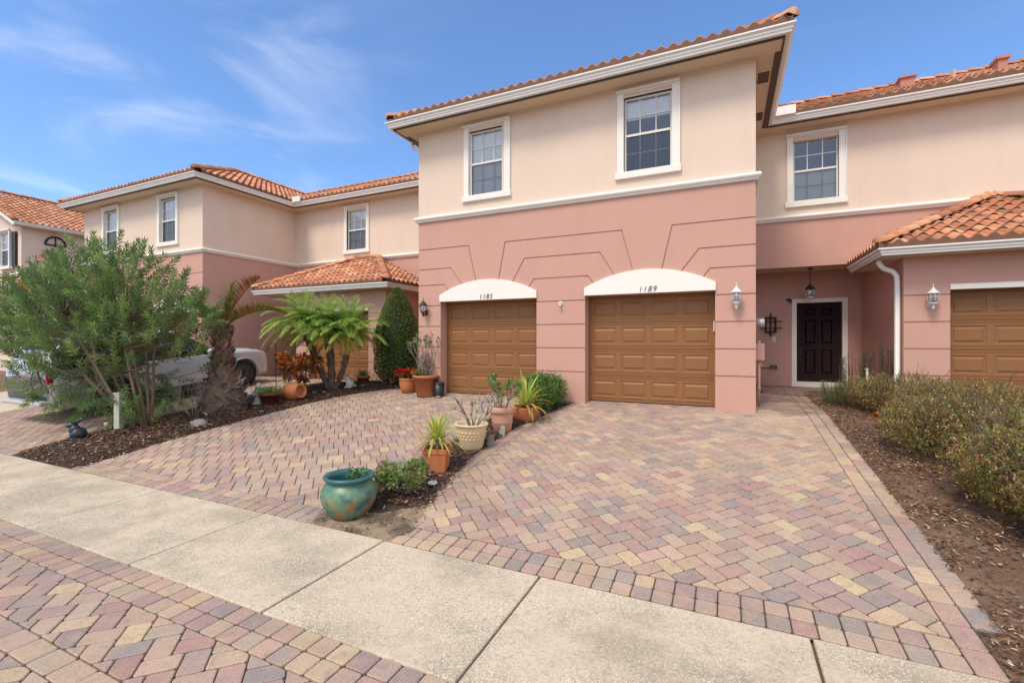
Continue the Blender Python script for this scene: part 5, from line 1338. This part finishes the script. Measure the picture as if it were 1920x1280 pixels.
# post
x, y = -10.2, 4.72; z = gz(y); o = thing('wooden_post', (x, y, z), 'white painted square wooden post standing under the oleander', 'post')
def pst(b):
    b.T = Matrix.Translation((x, y, z)) @ Matrix.Rotation(.35, 4, 'Z'); b.box(-.055, .055, -.055, .055, -.05, .72); b.box(-.065, .065, -.065, .065, .72, .745)
part('post', o, 'post', pst, bevel=.004)
o = root_of('garden_light', -9.72, 4.3, 'small pale garden light on a thin stick in the mulch', 'garden light')
part('stick', o, 'bark', lambda b: b.tube([(-9.72, 4.3, gz(4.3)), (-9.70, 4.3, gz(4.3) + .27)], .006, 5)); part('head', o, 'post', lambda b: b.lathe([(.012, .26), (.035, .33), (.03, .335)], -9.70, 4.3, gz(4.3), 12))
# background tree behind, seen through the gap
def back_tree(x, y, h, rr, seed, lab):
    r = random.Random(seed); o = root_of('tree', x, y, lab, 'tree', None)
    part('trunk', o, 'bark', lambda b: (b.tube([(x, y, -.3), (x + .1, y, h * .4), (x, y, h * .8)], [.13, .1, .04], 8), b.tube([(x + .08, y, h * .35), (x + .9, y, h * .7)], [.06, .03], 6), b.tube([(x + .08, y, h * .35), (x - .8, y + .2, h * .7)], [.06, .03], 6)))
    def fn(r):
        d = rdir(r); k = (.6 + .4 * r.random()) * (1 + .3 * mnoise.noise(d * 2.3 + Vector((seed, 0, 0))))
        return Vector((x + d.x * rr * k, y + d.y * rr * k, h * .68 + d.z * h * .36 * k)), d
    cloud(r, 5000, fn, .12, .05, [(.14, .19, .04), (.2, .24, .05), (.09, .14, .03)]).build('crown', 'leaf', o)
back_tree(-17.6, 6.6, 3.3, 1.5, 5, 'yellow-green small tree behind the oleander at the left edge')

# ------------------------------------------------------------------ car
def car():
    x0 = -12.28; yf = 9.62; L = 5.05; Wd = 1.95
    root = thing('parked_car', (x0 - Wd / 2, 8.70, gz(8.7)), 'silver SUV parked nose-in on the far left driveway behind the oleander', 'car')
    pitch = Matrix.Translation((x0 - Wd / 2, 8.70, gz(8.7) + .0)) @ Matrix.Rotation(math.atan(.1047), 4, 'X')
    # local: x across (-.975..+.975), y forward with 0 at front axle, z up
    F0, R0 = .88, -4.15
    #        y,   sill, belt, roof, half width at belt, half width at roof
    st = [(F0, .42, .66, .66, .72, .72), (F0 - .04, .30, .78, .80, .82, .80), (F0 - .16, .26, .90, .93, .90, .86), (.45, .26, .96, 1.02, .95, .86), (0, .26, 1.0, 1.08, .965, .86), (-.45, .26, 1.03, 1.12, .97, .86), (-.72, .26, 1.04, 1.16, .97, .84),
          (-1.15, .26, 1.05, 1.48, .97, .76), (-1.55, .26, 1.055, 1.70, .97, .72), (-2.0, .26, 1.06, 1.76, .97, .72), (-2.6, .26, 1.06, 1.77, .97, .72), (-3.2, .26, 1.07, 1.755, .965, .71), (-3.7, .27, 1.08, 1.70, .955, .69), (-3.98, .30, 1.08, 1.50, .94, .72), (-4.12, .36, 1.05, 1.12, .92, .84), (R0, .44, .95, .97, .88, .84)]
    body = MB(); body.T = pitch
    ring = []
    for (y, s, bl, rf, wb, wr) in st:
        pts = [(wb * .93, s), (wb, s + .12), (wb * 1.01, (s + bl) / 2), (wb, bl - .05), (wb * .985, bl), (wr + (wb - wr) * .18, bl + (rf - bl) * .80), (wr * .93, rf - .02), (wr * .6, rf + .015), (0, rf + .02)]
        full = [(px, pz) for px, pz in pts] + [(-px, pz) for px, pz in pts[-2::-1]]
        ring.append([(px, y, pz) for px, pz in full])
    m = len(ring[0]); vs = [p for q in ring for p in q]
    fs = []; gl = []
    for i in range(len(ring) - 1):
        for k in range(m - 1):
            f = (i * m + k, i * m + k + 1, (i + 1) * m + k + 1, (i + 1) * m + k)
            g_ = (k in (4, 11) and 6 <= i <= 12) or (k in (5, 6, 7, 8, 9, 10) and i in (6, 7)) or (k in (6, 7, 8, 9) and i in (12,))
            (gl if g_ else fs).append(f)
    fs += [tuple(range(m)), tuple((len(ring) - 1) * m + k for k in range(m - 1, -1, -1))]
    fs += [tuple([i * m, (i + 1) * m, (i + 1) * m + m - 1, i * m + m - 1]) for i in range(len(ring) - 1)]
    body.add(vs, fs, 0, None, True); body.add(vs, gl, 1, None, True)
    cutr = MB(); cutr.T = pitch
    for yy in (0, -3.02):
        for sx in (-1, 1): cutr.tube([(sx * .66, yy, .375), (sx * 1.2, yy, .375)], .43, 28)
    bo = body.build('body', ['silver', 'cglass'], root)
    # wheel arches: dark liner boxes stand inside, cut via boolean
    co_ = cutr.build('cutter', 'carblack', root)
    md = bo.modifiers.new('b', 'BOOLEAN'); md.operation = 'DIFFERENCE'; md.object = co_; md.solver = 'EXACT'
    bpy.context.view_layer.update(); me = bpy.data.meshes.new_from_object(bo.evaluated_get(bpy.context.evaluated_depsgraph_get()))
    if len(me.polygons) > 60: bo.modifiers.clear(); bo.data = me
    bpy.data.objects.remove(co_)
    def P_(name, mt, fn, parent=root, bevel=0):
        b = MB(); b.T = pitch; fn(b); return b.build(name, mt, parent, bevel=bevel)
    for sx in (-1, 1):
        for yy in (0, -3.02):
            w_ = P_('wheel', 'tyre', lambda b: b.tube([(sx * .70, yy, .375), (sx * .72, yy, .375), (sx * .94, yy, .375), (sx * .96, yy, .375)], [.33, .375, .375, .34], 32))
            P_('rim', 'rim', lambda b: [b.tube([(sx * .945, yy, .375), (sx * .968, yy, .375)], [.27, .25], 28)] + [b.tube([(sx * .965, yy, .375), (sx * .975, yy + .25 * cos(t), .375 + .25 * sin(t))], [.035, .022], 5) for t in [2 * pi * k / 7 for k in range(7)]], w_)
            P_('arch_trim', 'silver', lambda b: b.tube([(sx * .972, yy + .44 * cos(t), .375 + .44 * sin(t)) for t in [pi * k / 16 for k in range(-1, 18)]], .022, 6))
        P_('mirror', 'silver', lambda b: b.ell((sx * 1.07, -.95, 1.12), (.1, .07, .075)))
        P_('headlight', 'amber', lambda b: b.ell((sx * .80, .74, .80), (.10, .11, .085)))
        P_('tail_light', 'redlens', lambda b: b.box(sx * .90 - .03, sx * .90 + .035, -4.14, -4.02, .84, 1.04), bevel=.02)
        P_('door_handle', 'silver', lambda b: (b.box(sx * .97 - .02, sx * .97 + .025, -1.72, -1.5, .93, .955), b.box(sx * .97 - .02, sx * .97 + .025, -2.78, -2.56, .94, .965)))
        P_('side_trim', 'carblack', lambda b: b.box(sx * .95 - .03, sx * .95 + .03, -2.5, -.5, .25, .36), bevel=.02)
        P_('roof_rail', 'meter', lambda b: b.tube([(sx * .66, -1.7, 1.755), (sx * .66, -1.8, 1.81), (sx * .66, -3.4, 1.80), (sx * .66, -3.5, 1.745)], .015, 6))
        for yy in (-1.62, -2.62): P_('pillar', 'carblack', lambda b: b.tube([(sx * .965, yy + .1, 1.06), (sx * .80, yy - .02, 1.62)], .03, 5))
    P_('bumper', 'meter', lambda b: b.box(-.85, .85, -4.28, -4.1, .40, .50), bevel=.03)
    P_('grille', 'carblack', lambda b: b.box(-.5, .5, .84, .9, .5, .72), bevel=.02)
car()
